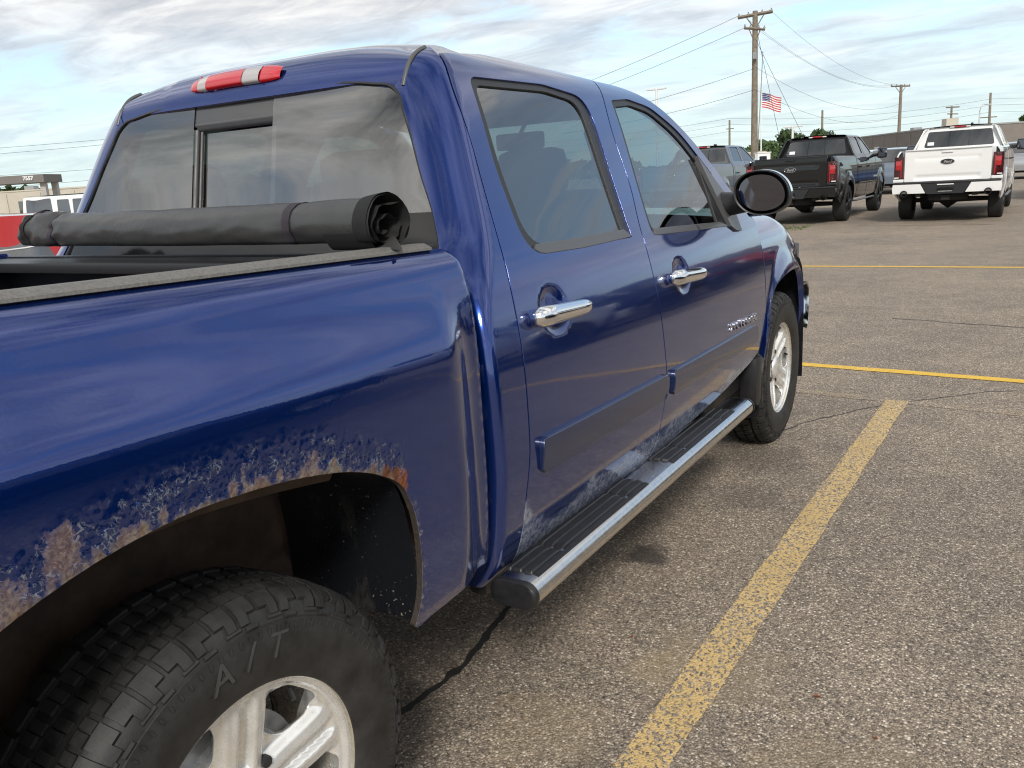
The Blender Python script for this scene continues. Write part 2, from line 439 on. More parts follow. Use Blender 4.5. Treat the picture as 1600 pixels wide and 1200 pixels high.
crack([(1.0,7.5),(2.2,7.2),(3.6,7.35),(6,6.7)],.012,'thin crack across the empty bays',seed=6,sub=14)
crack([(-1.2,19.0),(.2,18.85),(1.5,18.7),(4,18.4)],.03,'long pavement seam in front of the far trucks',seed=8,sub=16)
crack([(3.0,2.6),(4.5,3.1),(6.0,4.4),(8,5.2)],.012,'thin crack in the bay right of the camera',seed=9,sub=14)
# ---------------------------------------------------------------- body surface functions
import math
def pchip(xs,ys):
    n=len(xs);h=[xs[i+1]-xs[i] for i in range(n-1)];d=[(ys[i+1]-ys[i])/h[i] for i in range(n-1)]
    m=[d[0]]+[0.0]*(n-2)+[d[-1]]
    for i in range(1,n-1):
        if d[i-1]*d[i]>0:
            w1=2*h[i]+h[i-1];w2=h[i]+2*h[i-1];m[i]=(w1+w2)/(w1/d[i-1]+w2/d[i])
    def f(x):
        if x<=xs[0]: return ys[0]+m[0]*(x-xs[0])
        if x>=xs[-1]: return ys[-1]+m[-1]*(x-xs[-1])
        i=0
        while x>xs[i+1]: i+=1
        t=(x-xs[i])/h[i];t2=t*t;t3=t2*t
        return (2*t3-3*t2+1)*ys[i]+(t3-2*t2+t)*h[i]*m[i]+(-2*t3+3*t2)*ys[i+1]+(t3-t2)*h[i]*m[i+1]
    return f
def smooth(f,a,b,sig,n=400):
    st=(b-a)/n;k=int(3*sig/st)+1;w=[math.exp(-.5*(i*st/sig)**2) for i in range(-k,k+1)];s=sum(w)
    v=[f(a+i*st) for i in range(-k,n+k+1)]
    T=[sum(w[j]*v[i+j] for j in range(2*k+1))/s for i in range(n+1)]
    def g(x):
        t=(x-a)/st;i=int(math.floor(t));i=max(1,min(n-3,i));t-=i
        p0,p1,p2,p3=T[i-1],T[i],T[i+1],T[i+2]
        return p1+.5*t*(p2-p0+t*(2*p0-5*p1+4*p2-p3+t*(3*(p1-p2)+p3-p0)))
    return g
def S(t):
    t=max(0.,min(1.,t));return t*t*t*(t*(6*t-15)+10)
RK=.0265
def Zb(y,z): return z+RK*(y-1.5)
def Zr(y,zb): return zb-RK*(y-1.5)
_cab=smooth(pchip([.30,.36,.42,.46,.52,.60,.78,.95,1.05,1.12,1.18,1.23,1.27,1.31,1.40,1.70,1.74,1.78,1.815,1.84,1.855,1.862],
                  [.70,.80,.885,.925,.957,.975,.990,.985,.974,.960,.944,.927,.910,.892,.853,.722,.700,.668,.618,.555,.47,.40]),.30,1.862,.014)
_yb=smooth(pchip([.3,.95,1.10,1.20,1.30,1.70,1.75,1.79,1.815,1.835,1.85,1.862],
                 [.776,.776,.787,.816,.868,1.016,1.037,1.063,1.10,1.16,1.25,1.40]),.30,1.862,.016)
LC=.17
def _ab(zb):
    k=S((zb-1.02)/.36); return .028+.102*k,.026+.054*k
def xs_(y,zb):
    return _cab(zb)-(.010*(y-2.2)**2 if y>2.2 else 0)
def cabP(u,zb):
    a,b=_ab(zb);yb=_yb(zb)
    if u>LC:
        y=yb+b+u-LC;x=xs_(y,zb)
    else:
        xs=_cab(zb)
        if u>0:
            ph=u/LC*math.pi/2;x=xs-a+a*math.sin(ph);y=yb+b*(1-math.cos(ph))
        else: x=xs-a+u;y=yb
    return (x,y,Zr(y,zb))
def uOf(y,zb):
    a,b=_ab(zb);e=y-_yb(zb)
    if e<=0:return 0.
    if e<b: return math.acos(1-e/b)/(math.pi/2)*LC
    return LC+e-b
def uOfx(x,zb):
    a,b=_ab(zb);e=x-(_cab(zb)-a)
    if e<=0:return e
    return math.asin(min(1,e/a))/(math.pi/2)*LC
def Xcab(y,z):
    zb=Zb(y,z);return cabP(uOf(y,zb),zb)[0]
_bed=smooth(pchip([.40,.44,.50,.56,.65,.80,1.0,1.10,1.18,1.23,1.262,1.282,1.294,1.302],
                  [.84,.90,.945,.962,.972,.978,.977,.974,.966,.955,.945,.932,.912,.885]),.35,1.31,.008)
def Xbed(y,z):
    zz=Zb(y,z);x=_bed(zz)
    x+=.036*S((.722-y)/.16)*S((1.235-zz)/.17)
    e=y-.725
    if e>0: x-=e*e*22
    return x
_fen=smooth(pchip([.40,.5,.60,.78,.95,1.10,1.17,1.22,1.25,1.27,1.28],[.90,.94,.965,.985,.982,.962,.938,.90,.855,.80,.74]),.30,1.285,.012)
def Xfen(y,z):
    zz=Zb(y,z)
    if y>3.7: zz+=.65*(y-3.7)**2
    x=_fen(zz)-.010*max(0,y-2.2)**2+.004
    d=math.hypot((y-3.645)*1.0,(z-.42)*.92)
    x+=.028*S((.60-d)/.15)
    if y>4.0: x-=1.1*(y-4.0)**2
    return x
# ================================================================= materials of the blue pickup
def m_blue(name,rust=False,scuff=False):
    m=bpy.data.materials.new(name);m.use_nodes=True;t=m.node_tree;b=t.nodes['Principled BSDF']
    c=N(t,'ShaderNodeTexCoord').outputs['Object']
    base=(.0004,.026,.185)
    fl=N(t,'ShaderNodeTexVoronoi');fl.inputs['Scale'].default_value=1400;t.links.new(c,fl.inputs['Vector'])
    fs=N(t,'ShaderNodeSeparateColor');t.links.new(fl.outputs['Color'],fs.inputs[0])
    col=MIX(t,fs.outputs[0],tuple(v*.7 for v in base),tuple(v*1.3 for v in base))
    # road dust thickening towards the sill
    sp=N(t,'ShaderNodeSeparateXYZ');t.links.new(c,sp.inputs[0]);z=sp.outputs[2]
    dn=NOISE(t,VMAP(t,c,sc=(1,1,.5)),7,5,.65)
    dust=MATH(t,'MULTIPLY',RAMP(t,z,[(.45,.30),(.95,.05),(1.0,.0)]),RAMP(t,dn,[(.3,.3),(.7,1.)]))
    col=MIX(t,MATH(t,'MULTIPLY',dust,.6),col,(.13,.115,.11))
    b.inputs['Metallic'].default_value=.74;b.inputs['Roughness'].default_value=.17;b.inputs['Coat Weight'].default_value=1.;b.inputs['Coat Roughness'].default_value=.012
    b.inputs['Coat IOR'].default_value=1.66
    coat=None;met=MATH(t,'SUBTRACT',.74,MATH(t,'MULTIPLY',dust,.7));bump=None
    # gentle orange-peel
    pe=N(t,'ShaderNodeBump');pe.inputs['Strength'].default_value=.05;pe.inputs['Distance'].default_value=.001
    t.links.new(NOISE(t,c,160,2,.5),pe.inputs['Height']);nrm=pe.outputs[0]
    if rust:
        at=N(t,'ShaderNodeAttribute');at.attribute_name='wear';w=at.outputs['Fac']
        nA=NOISE(t,c,13,5,.62,.4);nB=NOISE(t,c,42,4,.62,.3);nC=NOISE(t,c,150,3,.6)
        vb=N(t,'ShaderNodeTexVoronoi');vb.inputs['Scale'].default_value=95;t.links.new(c,vb.inputs['Vector'])
        # blistered paint
        bl=MATH(t,'ADD',w,MATH(t,'MULTIPLY',MATH(t,'SUBTRACT',nB,.5),1.1));bl=MATH(t,'MULTIPLY',RAMP(t,bl,[(.26,0.),(.55,1.)]),RAMP(t,w,[(.0,0.),(.10,1.)]))
        col=MIX(t,MATH(t,'MULTIPLY',bl,.45),col,(.012,.035,.16))
        crest_glint=MATH(t,'MULTIPLY',bl,RAMP(t,MATH(t,'ADD',nC,MATH(t,'MULTIPLY',nB,.5)),[(.86,0.),(.95,1.)]))
        col=MIX(t,MATH(t,'MULTIPLY',crest_glint,.30),col,(.30,.36,.46))  # pale highlight specks on the blister tops, put into the colour
        # fine white glint lines on the blisters, painted into the colour
        nR=NOISE(t,c,70,2,.5,1.2);rg_=RAMP(t,MATH(t,'ABSOLUTE',MATH(t,'SUBTRACT',nR,.5)),[(.0,1.),(.016,1.),(.034,0.)])
        rg_=MATH(t,'MULTIPLY',MATH(t,'MULTIPLY',rg_,RAMP(t,nB,[(.48,0.),(.60,1.)])),RAMP(t,w,[(.12,0.),(.35,1.)]))
        col=MIX(t,MATH(t,'MULTIPLY',rg_,.75),col,(.46,.52,.60))
        # bare and rusted patches near the lip
        pt=MATH(t,'ADD',MATH(t,'MULTIPLY',w,.62),MATH(t,'MULTIPLY',MATH(t,'SUBTRACT',nA,.5),1.9))
        pt=MATH(t,'ADD',pt,MATH(t,'MULTIPLY',MATH(t,'SUBTRACT',nB,.5),.55));pm_=RAMP(t,pt,[(.66,0.),(.80,1.)])
        rc=MIX(t,RAMP(t,nB,[(.35,0.),(.65,1.)]),(.25,.205,.155),(.12,.105,.095))
        rc=MIX(t,RAMP(t,MATH(t,'ADD',nA,MATH(t,'MULTIPLY',nC,.35)),[(.80,0.),(.92,.8)]),rc,(.17,.065,.028))
        rc=MIX(t,RAMP(t,nC,[(.55,0.),(.75,.7)]),rc,(.42,.38,.31))
        col=MIX(t,pm_,col,rc)
        lip=RAMP(t,MATH(t,'ADD',w,MATH(t,'MULTIPLY',MATH(t,'SUBTRACT',nB,.5),.42)),[(.86,0.),(.96,.85)])
        col=MIX(t,lip,col,MIX(t,RAMP(t,nC,[(.4,0.),(.6,1.)]),(.20,.165,.125),(.10,.065,.045)))
        # one bright orange scab at the front corner of the arch
        s1=spot3(t,c,(1.013,.385,.905),.022,.35);col=MIX(t,s1,col,MIX(t,RAMP(t,nC,[(.4,0.),(.6,1.)]),(.22,.06,.018),(.09,.03,.014)))
        sx=None
        for y_,z_,r_ in ((-.287,1.035,.036),(-.278,1.062,.020),(-.355,.994,.040),(-.19,1.018,.026),(-.136,1.038,.012),(-.013,1.030,.013),(.04,1.012,.028),(.08,1.020,.010),(.152,1.008,.030),(.135,1.000,.022),(.30,.958,.020),(-.24,1.012,.018),(.01,1.015,.014)):
            q_=spot3(t,c,(1.014,y_,z_),r_*.86,.36);sx=q_ if sx is None else MATH(t,'MAXIMUM',sx,q_)
        rs=MIX(t,RAMP(t,nB,[(.40,0.),(.60,1.)]),(.235,.18,.12),(.125,.07,.04))
        rs=MIX(t,RAMP(t,nC,[(.47,0.),(.64,.85)]),rs,(.075,.04,.026))
        col=MIX(t,MATH(t,'MULTIPLY',sx,.82),col,rs)
        for y_,z_,r_ in ((.338,.938,.016),(.362,.925,.016)):
            s6=spot3(t,c,(1.014,y_,z_),r_,.3);col=MIX(t,s6,col,(.17,.052,.018))
        flg=RAMP(t,MATH(t,'MULTIPLY',w,.5),[(.52,0.),(.75,1.)]);col=MIX(t,flg,col,(.035,.027,.022))
        sx=MATH(t,'MAXIMUM',sx,flg)
        bad=MATH(t,'MAXIMUM',MATH(t,'MAXIMUM',pm_,sx),MATH(t,'MAXIMUM',lip,s1))
        met=MATH(t,'MULTIPLY',met,MATH(t,'SUBTRACT',1.,bad,True))
        coat=MATH(t,'SUBTRACT',1.,bad,True)
        bn=N(t,'ShaderNodeBump');bn.inputs['Distance'].default_value=.0022
        t.links.new(MATH(t,'MULTIPLY',MATH(t,'MAXIMUM',bl,bad),.95),bn.inputs['Strength'])
        t.links.new(MATH(t,'ADD',MATH(t,'MULTIPLY',vb.outputs['Distance'],-.7),MATH(t,'ADD',MATH(t,'MULTIPLY',nB,1.0),MATH(t,'MULTIPLY',nC,.35))),bn.inputs['Height'])
        t.links.new(nrm,bn.inputs['Normal']);nrm=bn.outputs[0]
        t.links.new(MATH(t,'ADD',.17,MATH(t,'MULTIPLY',bad,.6)),b.inputs['Roughness'])
        cr=MATH(t,'ADD',.012,MATH(t,'MULTIPLY',bl,.10));t.links.new(cr,b.inputs['Coat Roughness'])
    if scuff:
        nA=NOISE(t,VMAP(t,c,sc=(1,1,1.6)),5,6,.7,.3);nC=NOISE(t,c,60,5,.7)
        y=sp.outputs[1]
        # salt and grit blasted wedge that rises behind each wheel line
        lim=RAMP(t,MATH(t,'DIVIDE',y,4.),[(.22,.66),(.27,.60),(.40,.61),(.44,.645),(.47,.60),(.50,.655),(.60,.60),(.70,.64),(.78,.62)])
        d=MATH(t,'SUBTRACT',lim,z)
        d=MATH(t,'ADD',MATH(t,'MULTIPLY',d,9.),MATH(t,'MULTIPLY',MATH(t,'SUBTRACT',nA,.5),2.4))
        sm=RAMP(t,d,[(.18,0.),(.55,1.)])
        sm=MATH(t,'MULTIPLY',sm,RAMP(t,MATH(t,'ADD',nC,MATH(t,'MULTIPLY',nA,.5)),[(.52,.10),(.85,.95)]))
        col=MIX(t,MATH(t,'MULTIPLY',sm,.8),col,(.30,.32,.34))
        met=MATH(t,'MULTIPLY',met,MATH(t,'SUBTRACT',1.,sm,True));coat=MATH(t,'SUBTRACT',1.,MATH(t,'MULTIPLY',sm,.9),True)
    t.links.new(col,b.inputs['Base Color']);t.links.new(met,b.inputs['Metallic']);t.links.new(nrm,b.inputs['Coat Normal'])
    if rust:t.links.new(nrm,b.inputs['Normal'])
    if coat is not None:t.links.new(coat,b.inputs['Coat Weight'])
    MT[name]=m;return m
def spot3(t,c,p,r,wob=.3):
    d=N(t,'ShaderNodeVectorMath',operation='DISTANCE');t.links.new(VMAP(t,c,sc=(0,1.15,.8)),d.inputs[0]);d.inputs[1].default_value=(0,p[1]*1.15,p[2]*.8-.004)
    e=MATH(t,'ADD',MATH(t,'DIVIDE',d.outputs['Value'],r),MATH(t,'MULTIPLY',MATH(t,'SUBTRACT',NOISE(t,c,38,4,.65),.5),wob*6))
    return RAMP(t,e,[(.45,1.),(.85,.72),(1.25,0.)])
m_blue('blue_paint');m_blue('blue_rust',rust=True);m_blue('blue_scuff',scuff=True)
glass('tint_glass',(.165,.21,.195),2.7);glass('door_glass',(.13,.165,.155),2.65);glass('front_door_glass',(.21,.265,.255),2.6);glass('clear_glass',(.80,.90,.86),1.45)
pm('rubber_seal',(.018,.018,.019),.45);pm('black_plastic',(.016,.016,.018),.42,noise=(40,.3));pm('grey_trim',(.085,.085,.088),.36)
pm('gloss_black',(.008,.008,.009),.12);pm('chrome',(.86,.86,.87),.06,1.0);pm('brushed_steel',(.66,.66,.66),.20,1.0,noise=(60,.10))
pm('tyre_rubber',(.021,.020,.0195),.60,noise=(18,.55),bump=(90,.35,.002))
pm('alloy',(.78,.775,.75),.27,.6,coat=.35,noise=(35,.08));pm('alloy_lip',(.76,.73,.66),.26,.85,noise=(45,.12));pm('dark_metal',(.03,.03,.03),.6,.3)
pm('vinyl',(.046,.046,.046),.38,noise=(9,.18),bump=(55,.30,.004));pm('webbing',(.010,.010,.011),.85,bump=(400,.6,.002));pm('strap_cloth',(.032,.026,.036),.8,bump=(500,.5,.001))
pm('bed_liner',(.020,.022,.030),.40,noise=(7,.5),bump=(30,.3,.003));pm('rail_dusty',(.165,.155,.14),.55,.2,noise=(210,.32),bump=(300,.4,.001));pm('rail_black',(.02,.02,.022),.4)
pm('rust_metal',(.058,.038,.027),.75,.2,noise=(11,.55),bump=(60,.5,.004));
def m_liner():
    m=pm('liner_plastic',(.010,.011,.014),.28,coat=.4,coat_r=.15,bump=(45,.35,.004));t=m.node_tree;b=t.nodes['Principled BSDF'];c=N(t,'ShaderNodeTexCoord').outputs['Object']
    sp=RAMP(t,MATH(t,'ADD',NOISE(t,c,120,2,.6),MATH(t,'MULTIPLY',NOISE(t,c,11,4,.6),.35)),[(.87,0.),(.92,.8)])
    mud=RAMP(t,NOISE(t,VMAP(t,c,sc=(1,1,.35)),9,5,.65),[(.56,0.),(.70,.7)])
    t.links.new(MIX(t,sp,MIX(t,mud,(.010,.011,.014),(.075,.068,.058)),(.30,.285,.25)),b.inputs['Base Color'])
m_liner()
pm('red_lens',(.50,.008,.016),.10,coat=1,spec=.8);pm('clear_lens',(.40,.38,.37),.12,coat=1,spec=.8)
pm('seat_leather',(.035,.034,.034),.5);pm('interior',(.04,.04,.042),.7);pm('mirror_glass',(.13,.13,.15),.02,1.0);pm('white_plastic',(.7,.7,.68),.5)
pm('frit',(.010,.010,.011),.08);pm('frit_grey',(.055,.055,.056),.10,coat=.5);pm('galv',(.36,.36,.36),.4,.6,noise=(30,.3))
def m_moulding():
    m=pm('moulding_paint',(.010,.020,.068),.34,.2,coat=.8,coat_r=.09);return m
m_moulding()
BP,BR,BS=MT['blue_paint'],MT['blue_rust'],MT['blue_scuff']
# ================================================================= the blue pickup
T=empty('blue_pickup','blue four-door pickup with rusted rear wheel arch and chrome running board','pickup truck')
def cabside(u,v):            # u=y, v=body height
    zb=v;return cabP(uOf(u,zb),zb)
def offset(F,d,out=(1,0,0)):
    def G(u,v,e=1e-3):
        a=Vector(F(u+e,v))-Vector(F(u-e,v));b=Vector(F(u,v+e))-Vector(F(u,v-e));n=a.cross(b).normalized()
        if n.dot(Vector(out))<0:n=-n
        return Vector(F(u,v))+n*d
    return G
def yz(pts): return [(y,Zb(y,z)) for y,z in pts]
def rpoly(pts,seg=5):
    out=[];n=len(pts)
    for i,(x,y,r) in enumerate(pts):
        p=Vector((x,y));a=Vector(pts[i-1][:2]);b=Vector(pts[(i+1)%n][:2])
        u=(a-p);v=(b-p);lu,lv=u.length,v.length;u/=lu;v/=lv
        ang=math.acos(max(-1,min(1,u.dot(v))));d=min(r/max(.05,math.tan(ang/2)),.48*lu,.48*lv)
        A=p+u*d;B=p+v*d
        for k in range(seg+1):
            t=k/seg;q=A*(1-t)**2+p*2*t*(1-t)+B*t*t;out.append((q.x,q.y))
    return out
# --- bedside with squared wheel opening
def Fbed(u,v):
    z=Zr(u,v);return (Xbed(u,z),u,z)
ARCH=[(.402,.568),(.416,.61),(.424,.68),(.421,.76),(.405,.84),(.378,.893),(.325,.931),(.262,.960),(.168,.987),(.029,1.010),(-.09,1.018),(-.20,1.012),(-.33,.988),(-.42,.955),(-.475,.91),(-.51,.85),(-.53,.77),(-.535,.68),(-.53,.60),(-.515,.545)]
arch=spline(yz(ARCH),.012,False)
front=spline(yz([(.752,1.335),(.757,1.25),(.757,1.0),(.757,.75),(.752,.58)]),.02,False)
bedo=spline(yz([(.45,.575),(.392,.545)]),.02,False)[1:-1]
top=[(.745,1.2985)]
bed_out=arch[::-1][:-1]              # rear-bottom to front-bottom
bed_out=[(-1.09,.56)]+[(-.56,.56)]+arch[::-1]
bed_out+= [(.412,Zb(.412,.561)),(.432,Zb(.432,.562)),( .46,Zb(.46,.566)),(.60,Zb(.60,.57)),(.735,Zb(.735,.56)),(.752,Zb(.752,.585))]
bed_out+=[(.757,q) for q in [.62+.03*i for i in range(22)]]+[(.753,1.275),(.742,1.292),(.725,1.2985)]
bed_out+=[(.70-.03*i,1.2995) for i in range(60) if .70-.03*i>-1.07]+[(-1.085,1.295),(-1.09,1.28)]
AR=[(a,b) for a,b in arch][::2]+[arch[-1]]
def wear(u,v):
    d=min((u-a)**2+(v-b)**2 for a,b in AR)**.5
    top=S((v-.86)/.06)
    w=.010+.080*top*(.72+.28*math.cos((u+.05)*2.2))
    if u>.395: w=min(w,.007+.03*S((v-.86)/.05))
    return max(0.,1-d/w)
def dens(poly,st):
    o=[]
    for i,a in enumerate(poly):
        b=poly[(i+1)%len(poly)];m=max(1,int(math.dist(a,b)/st))
        o+=[(a[0]+(b[0]-a[0])*k/m,a[1]+(b[1]-a[1])*k/m) for k in range(m)]
    return o
from mathutils import noise as mnoise
def blister(u,v):
    if v<.80 or v>1.20 or u>.50 or u<-.62: return 0.
    w=wear(u,v)
    if w<=0: return 0.
    p=Vector((u*34,v*34,0));q=Vector((u*85,v*85,3));k=Vector((u*13,v*13,7))
    a=max(0.,mnoise.noise(p)+.15);b_=max(0.,mnoise.noise(q)+.05);c_=max(0,mnoise.noise(k)+.1)
    return min(1,w*2.2)*(.0015*a**1.3+.0013*b_+.002*c_*w)
def Fbedr(u,v):
    x,y,z=Fbed(u,v);return (x+blister(u,v),y,z)
fine_=[]
for i in range(300):
    for j in range(60):
        u=-.60+.0058*(i+.5*(j%2))*.62;v=.86+.0052*j
        u=-.60+.0038*i+(.0019 if j%2 else 0)
        if v<1.16 and u<.47:
            dd=min((u-a)**2+(v-b)**2 for a,b in AR[::2])**.5
            if .004<dd<.15: fine_.append((u,v))
fine_=[q for q in fine_ if inside(q,bed_out)]
bs=panel('bed_side',BR,T,dens(bed_out,.02),Fbedr,step=.02,gap=.001,flange=.015,attr=wear,extra=fine_+[(.70-.02*i,v) for i in range(88) for v in (1.2945,1.289,1.281,1.271,1.259)])
bs[0]['label']='blue bed side with blistered rust along the wheel arch'
def mirrored(ob,name=None):
    me=ob.data.copy();me.transform(Matrix.Scale(-1,4,(1,0,0)));me.flip_normals();o=link(name or ob.name.split('.')[0],me,None,ob.parent)
    return o
bl2=panel('bed_side',BP,T,dens(bed_out,.05),lambda u,v:(-Fbed(u,v)[0],)+Fbed(u,v)[1:],step=.05,gap=.001,flange=.03,out=(-1,0,0))
# --- cab corner (C-pillar), wraps from the rear glass to the door seam
SEAM_R=[(.886,.44),(.884,.545),(.893,.669),(.913,.799),(.917,.899),(.925,1.06),(.940,1.184),(.981,1.338),(1.033,1.536),(1.083,1.735),(1.115,1.797)]
SEAM_B=[(1.80,.44),(1.807,.505),(1.838,.627),(1.860,.761),(1.846,.899),(1.830,1.076),(1.848,1.241),(1.925,1.414),(1.968,1.611),(2.075,1.775),(2.094,1.793)]
SEAM_A=[(2.87,.56),(3.02,.579),(3.135,.62),(3.185,.72),(3.192,.80),(3.190,.886),(3.203,1.036),(3.225,1.14),(3.232,1.222)]
seamR=spline(yz(SEAM_R),.02,False);seamB=spline(yz(SEAM_B),.02,False);seamA=spline(yz(SEAM_A),.02,False)
GX=[(.800,1.272),(.787,1.31),(.747,1.40),(.706,1.473),(.655,1.58),(.615,1.655),(.598,1.688),(.570,1.712)]
cpo=[(uOf(a,b),b) for a,b in seamR]
ditch=[]
for k in range(9):
    zb=1.802-(1.802-1.724)*k/8
    ditch.append((uOfx(.612-.02*S((1.76-zb)/.04),zb),zb))
gl=[]
for x,z in GX[::-1]:
    zb=z-.0265*(-.58);zb=z+RK*(.93-1.5);gl.append((uOfx(x,zb),zb))
low=[(-.03,1.20),(-.06,1.12),(-.06,.9),(-.06,.6),(-.06,.44)]
cp=cpo+[(cpo[-1][0]*.6+ditch[0][0]*.4,1.822)]+ditch+spline(gl,.02,False)+low
panel('cab_corner',BP,T,dens(cp,.02),cabP,step=.018,gap=.0035,flange=.02,out=(.7,-.7,.1),mirror=True)
# --- rear roof band above the glass, then the roof
def zside(x):                        # body height of the roof skin above half width x
    x=abs(x);lo,hi=1.70,1.862
    if x<=_cab(1.8619): return 1.862+.010*(1-(x/.42)**2)
    for _ in range(30):
        m=(lo+hi)/2
        if _cab(m)>x:lo=m
        else:hi=m
    return lo
def bandP(x,s):                      # s 0..1 from glass top to roof
    a=s
    zl=1.722-.026*S((abs(x)-.42)/.19)
    zb=zl+(1.855-zl)*(1-max(0.,1-a)**2.2)
    y=_yb(zb)+.012*(x/.6)**2-.012
    zt=zside(x)+.003
    k=S((zb-1.74)/.12)
    z2=zb+(min(zt,1.872)-1.855)*k
    z2-=.016*S((abs(x)-.47)/.12)*S((s-.35)/.4)
    return (x,y+.004,Zr(y,z2))
band=dens([(-.602,.02),(.602,.02),(.602,1.),(-.602,1.)],.04)
panel('roof_rear_band',BP,T,[(a,b) for a,b in dens([(-.602,.0),(.602,.0),(.602,1.0),(-.602,1.0)],.03)],bandP,step=.035,gap=.001,flange=.012,out=(0,-1,.3))
def roofP(x,y):
    zb=zside(x)-.010-.035*S((abs(x)-.42)/.15);k=S((y-2.1)/.9)
    return (x,y,Zr(y,zb-.05*k))
MB().grid(lambda a,b:roofP(-.57+1.14*a,1.30+1.42*b),24,20).build('roof',BP,T,180)
for sx in(1,-1):
    b=MB();P0=[]
    for k in range(16):
        zb=1.700+(1.806-1.700)*k/15;q=cabP(uOfx(.606,zb),zb);P0.append((sx*.606,q[1]+.002,q[2]-.001))
    b.tube(P0,.0065,8);b.build('roof_ditch_strip',MT['grey_trim'],T,60)
# --- doors
def bowl(F,cy,cz,ry,rz,dep):
    def G(u,v):
        x,y,z=F(u,v);q=math.hypot((y-cy)/ry,(z-cz)/rz)
        return (x-(dep*(1-q*q)**2 if q<1 else 0),y,z)
    return G
WR=[(1.170,1.736,.05),(1.60,1.741,.5),(1.868,1.712,.075),(1.765,1.251,.012),(1.083,1.262,.085),(1.104,1.50,.6)]
GR=[(1.190,1.717,.045),(1.60,1.722,.5),(1.806,1.696,.065),(1.722,1.278,.010),(1.116,1.287,.08),(1.136,1.50,.6)]
WF=[(1.930,1.241,.035),(2.084,1.714,.03),(2.26,1.727,.2),(2.45,1.704,.35),(2.66,1.613,.5),(2.87,1.43,.02),(2.80,1.206,.01)]
GF=[(1.963,1.260,.03),(2.104,1.694,.03),(2.26,1.707,.2),(2.43,1.686,.35),(2.62,1.597,.5),(2.752,1.478,.02),(2.69,1.231,.01)]
def loop(p,corners=()): return dens(rpoly([(y,Zb(y,z),r) for y,z,r in p],7),.02)
rear_out=seamR+[(1.40,1.822+.0),(1.80,1.818)]+seamB[::-1]
rear_out[len(seamR)-1:len(seamR)]=[seamR[-1]]
rd=panel('rear_door',BS,T,dens(rear_out,.02),bowl(cabside,1.128,1.118,.088,.074,.020),holes=[loop(WR,(8,))],step=.017,gap=.0035,flange=.02,hole_gap=0,hole_flange=.02)
seamTop=[(2.3,1.80),(2.5,1.765)]
# front door upper edge follows the A pillar line
APIL=[(2.094,1.805),(2.30,1.800),(2.46,1.772),(2.58,1.730),(2.70,1.668),(2.82,1.590),(2.92,1.512),(3.02,1.425),(3.10,1.345),(3.165,1.27)]
apil=spline([(y,zb) for y,zb in APIL],.02,False)
fr_out=seamB+apil[1:]+seamA[::-1][1:]+[(2.6,Zb(2.6,.53)),(2.2,Zb(2.2,.50))]
fd=panel('front_door',BS,T,dens(fr_out,.02),bowl(cabside,2.092,1.086,.088,.074,.020),holes=[loop(WF,(10,))],step=.017,gap=.0035,flange=.02,hole_gap=0,hole_flange=.02)
def mir(F): return lambda u,v:(-F(u,v)[0],F(u,v)[1],F(u,v)[2])
rd2=panel('rear_door',BP,T,dens(rear_out,.05),mir(cabside),holes=[loop(WR,(8,))],step=.05,gap=.0035,flange=.02,out=(-1,0,0),hole_gap=0)
fd2=panel('front_door',BP,T,dens(fr_out,.05),mir(cabside),holes=[loop(WF,(10,))],step=.05,gap=.0035,flange=.02,out=(-1,0,0),hole_gap=0)
for dr,W_,G_,mat,ci in ((rd,WR,GR,'door_glass',8),(fd,WF,GF,'front_door_glass',10)):
    Fi=offset(cabside,-.006)
    panel('window_seal',MT['rubber_seal'],dr[0],loop(W_,(ci,)),Fi,holes=[loop(G_,(ci,))],step=.02,gap=.0005,flange=.012,rnd=.002,hole_gap=0,hole_flange=.012)
    Fg=offset(cabside,-.012)
    panel('window_glass',MT[mat],dr[0],inset(loop(G_,(ci,)),-.006),Fg,step=.04,gap=0,flange=0)
for dr,W_,G_,mat,ci in ((rd2,WR,GR,'door_glass',8),(fd2,WF,GF,'front_door_glass',10)):
    panel('window_seal',MT['rubber_seal'],dr[0],loop(W_,(ci,)),mir(offset(cabside,-.006)),holes=[loop(G_,(ci,))],step=.04,gap=.0005,flange=.012,rnd=.002,out=(-1,0,0),hole_gap=0)
    panel('window_glass',MT[mat],dr[0],inset(loop(G_,(ci,)),-.006),mir(offset(cabside,-.012)),step=.06,gap=0,flange=0,out=(-1,0,0))
# sill moulding of each window: satin strip proud of the seal
for dr,q in ((rd,[(1.140,1.2865),(1.40,1.281),(1.722,1.279),(1.757,1.255),(1.40,1.2545),(1.175,1.2615),(1.145,1.2665),(1.130,1.276)]),(fd,[(1.967,1.262),(2.35,1.246),(2.694,1.231),(2.790,1.209),(2.35,1.226),(1.955,1.243)])):
    panel('sill_moulding',MT['grey_trim'],dr[0],dens(yz(q),.02),offset(cabside,.002),step=.03,gap=0,flange=.010,rnd=.002)
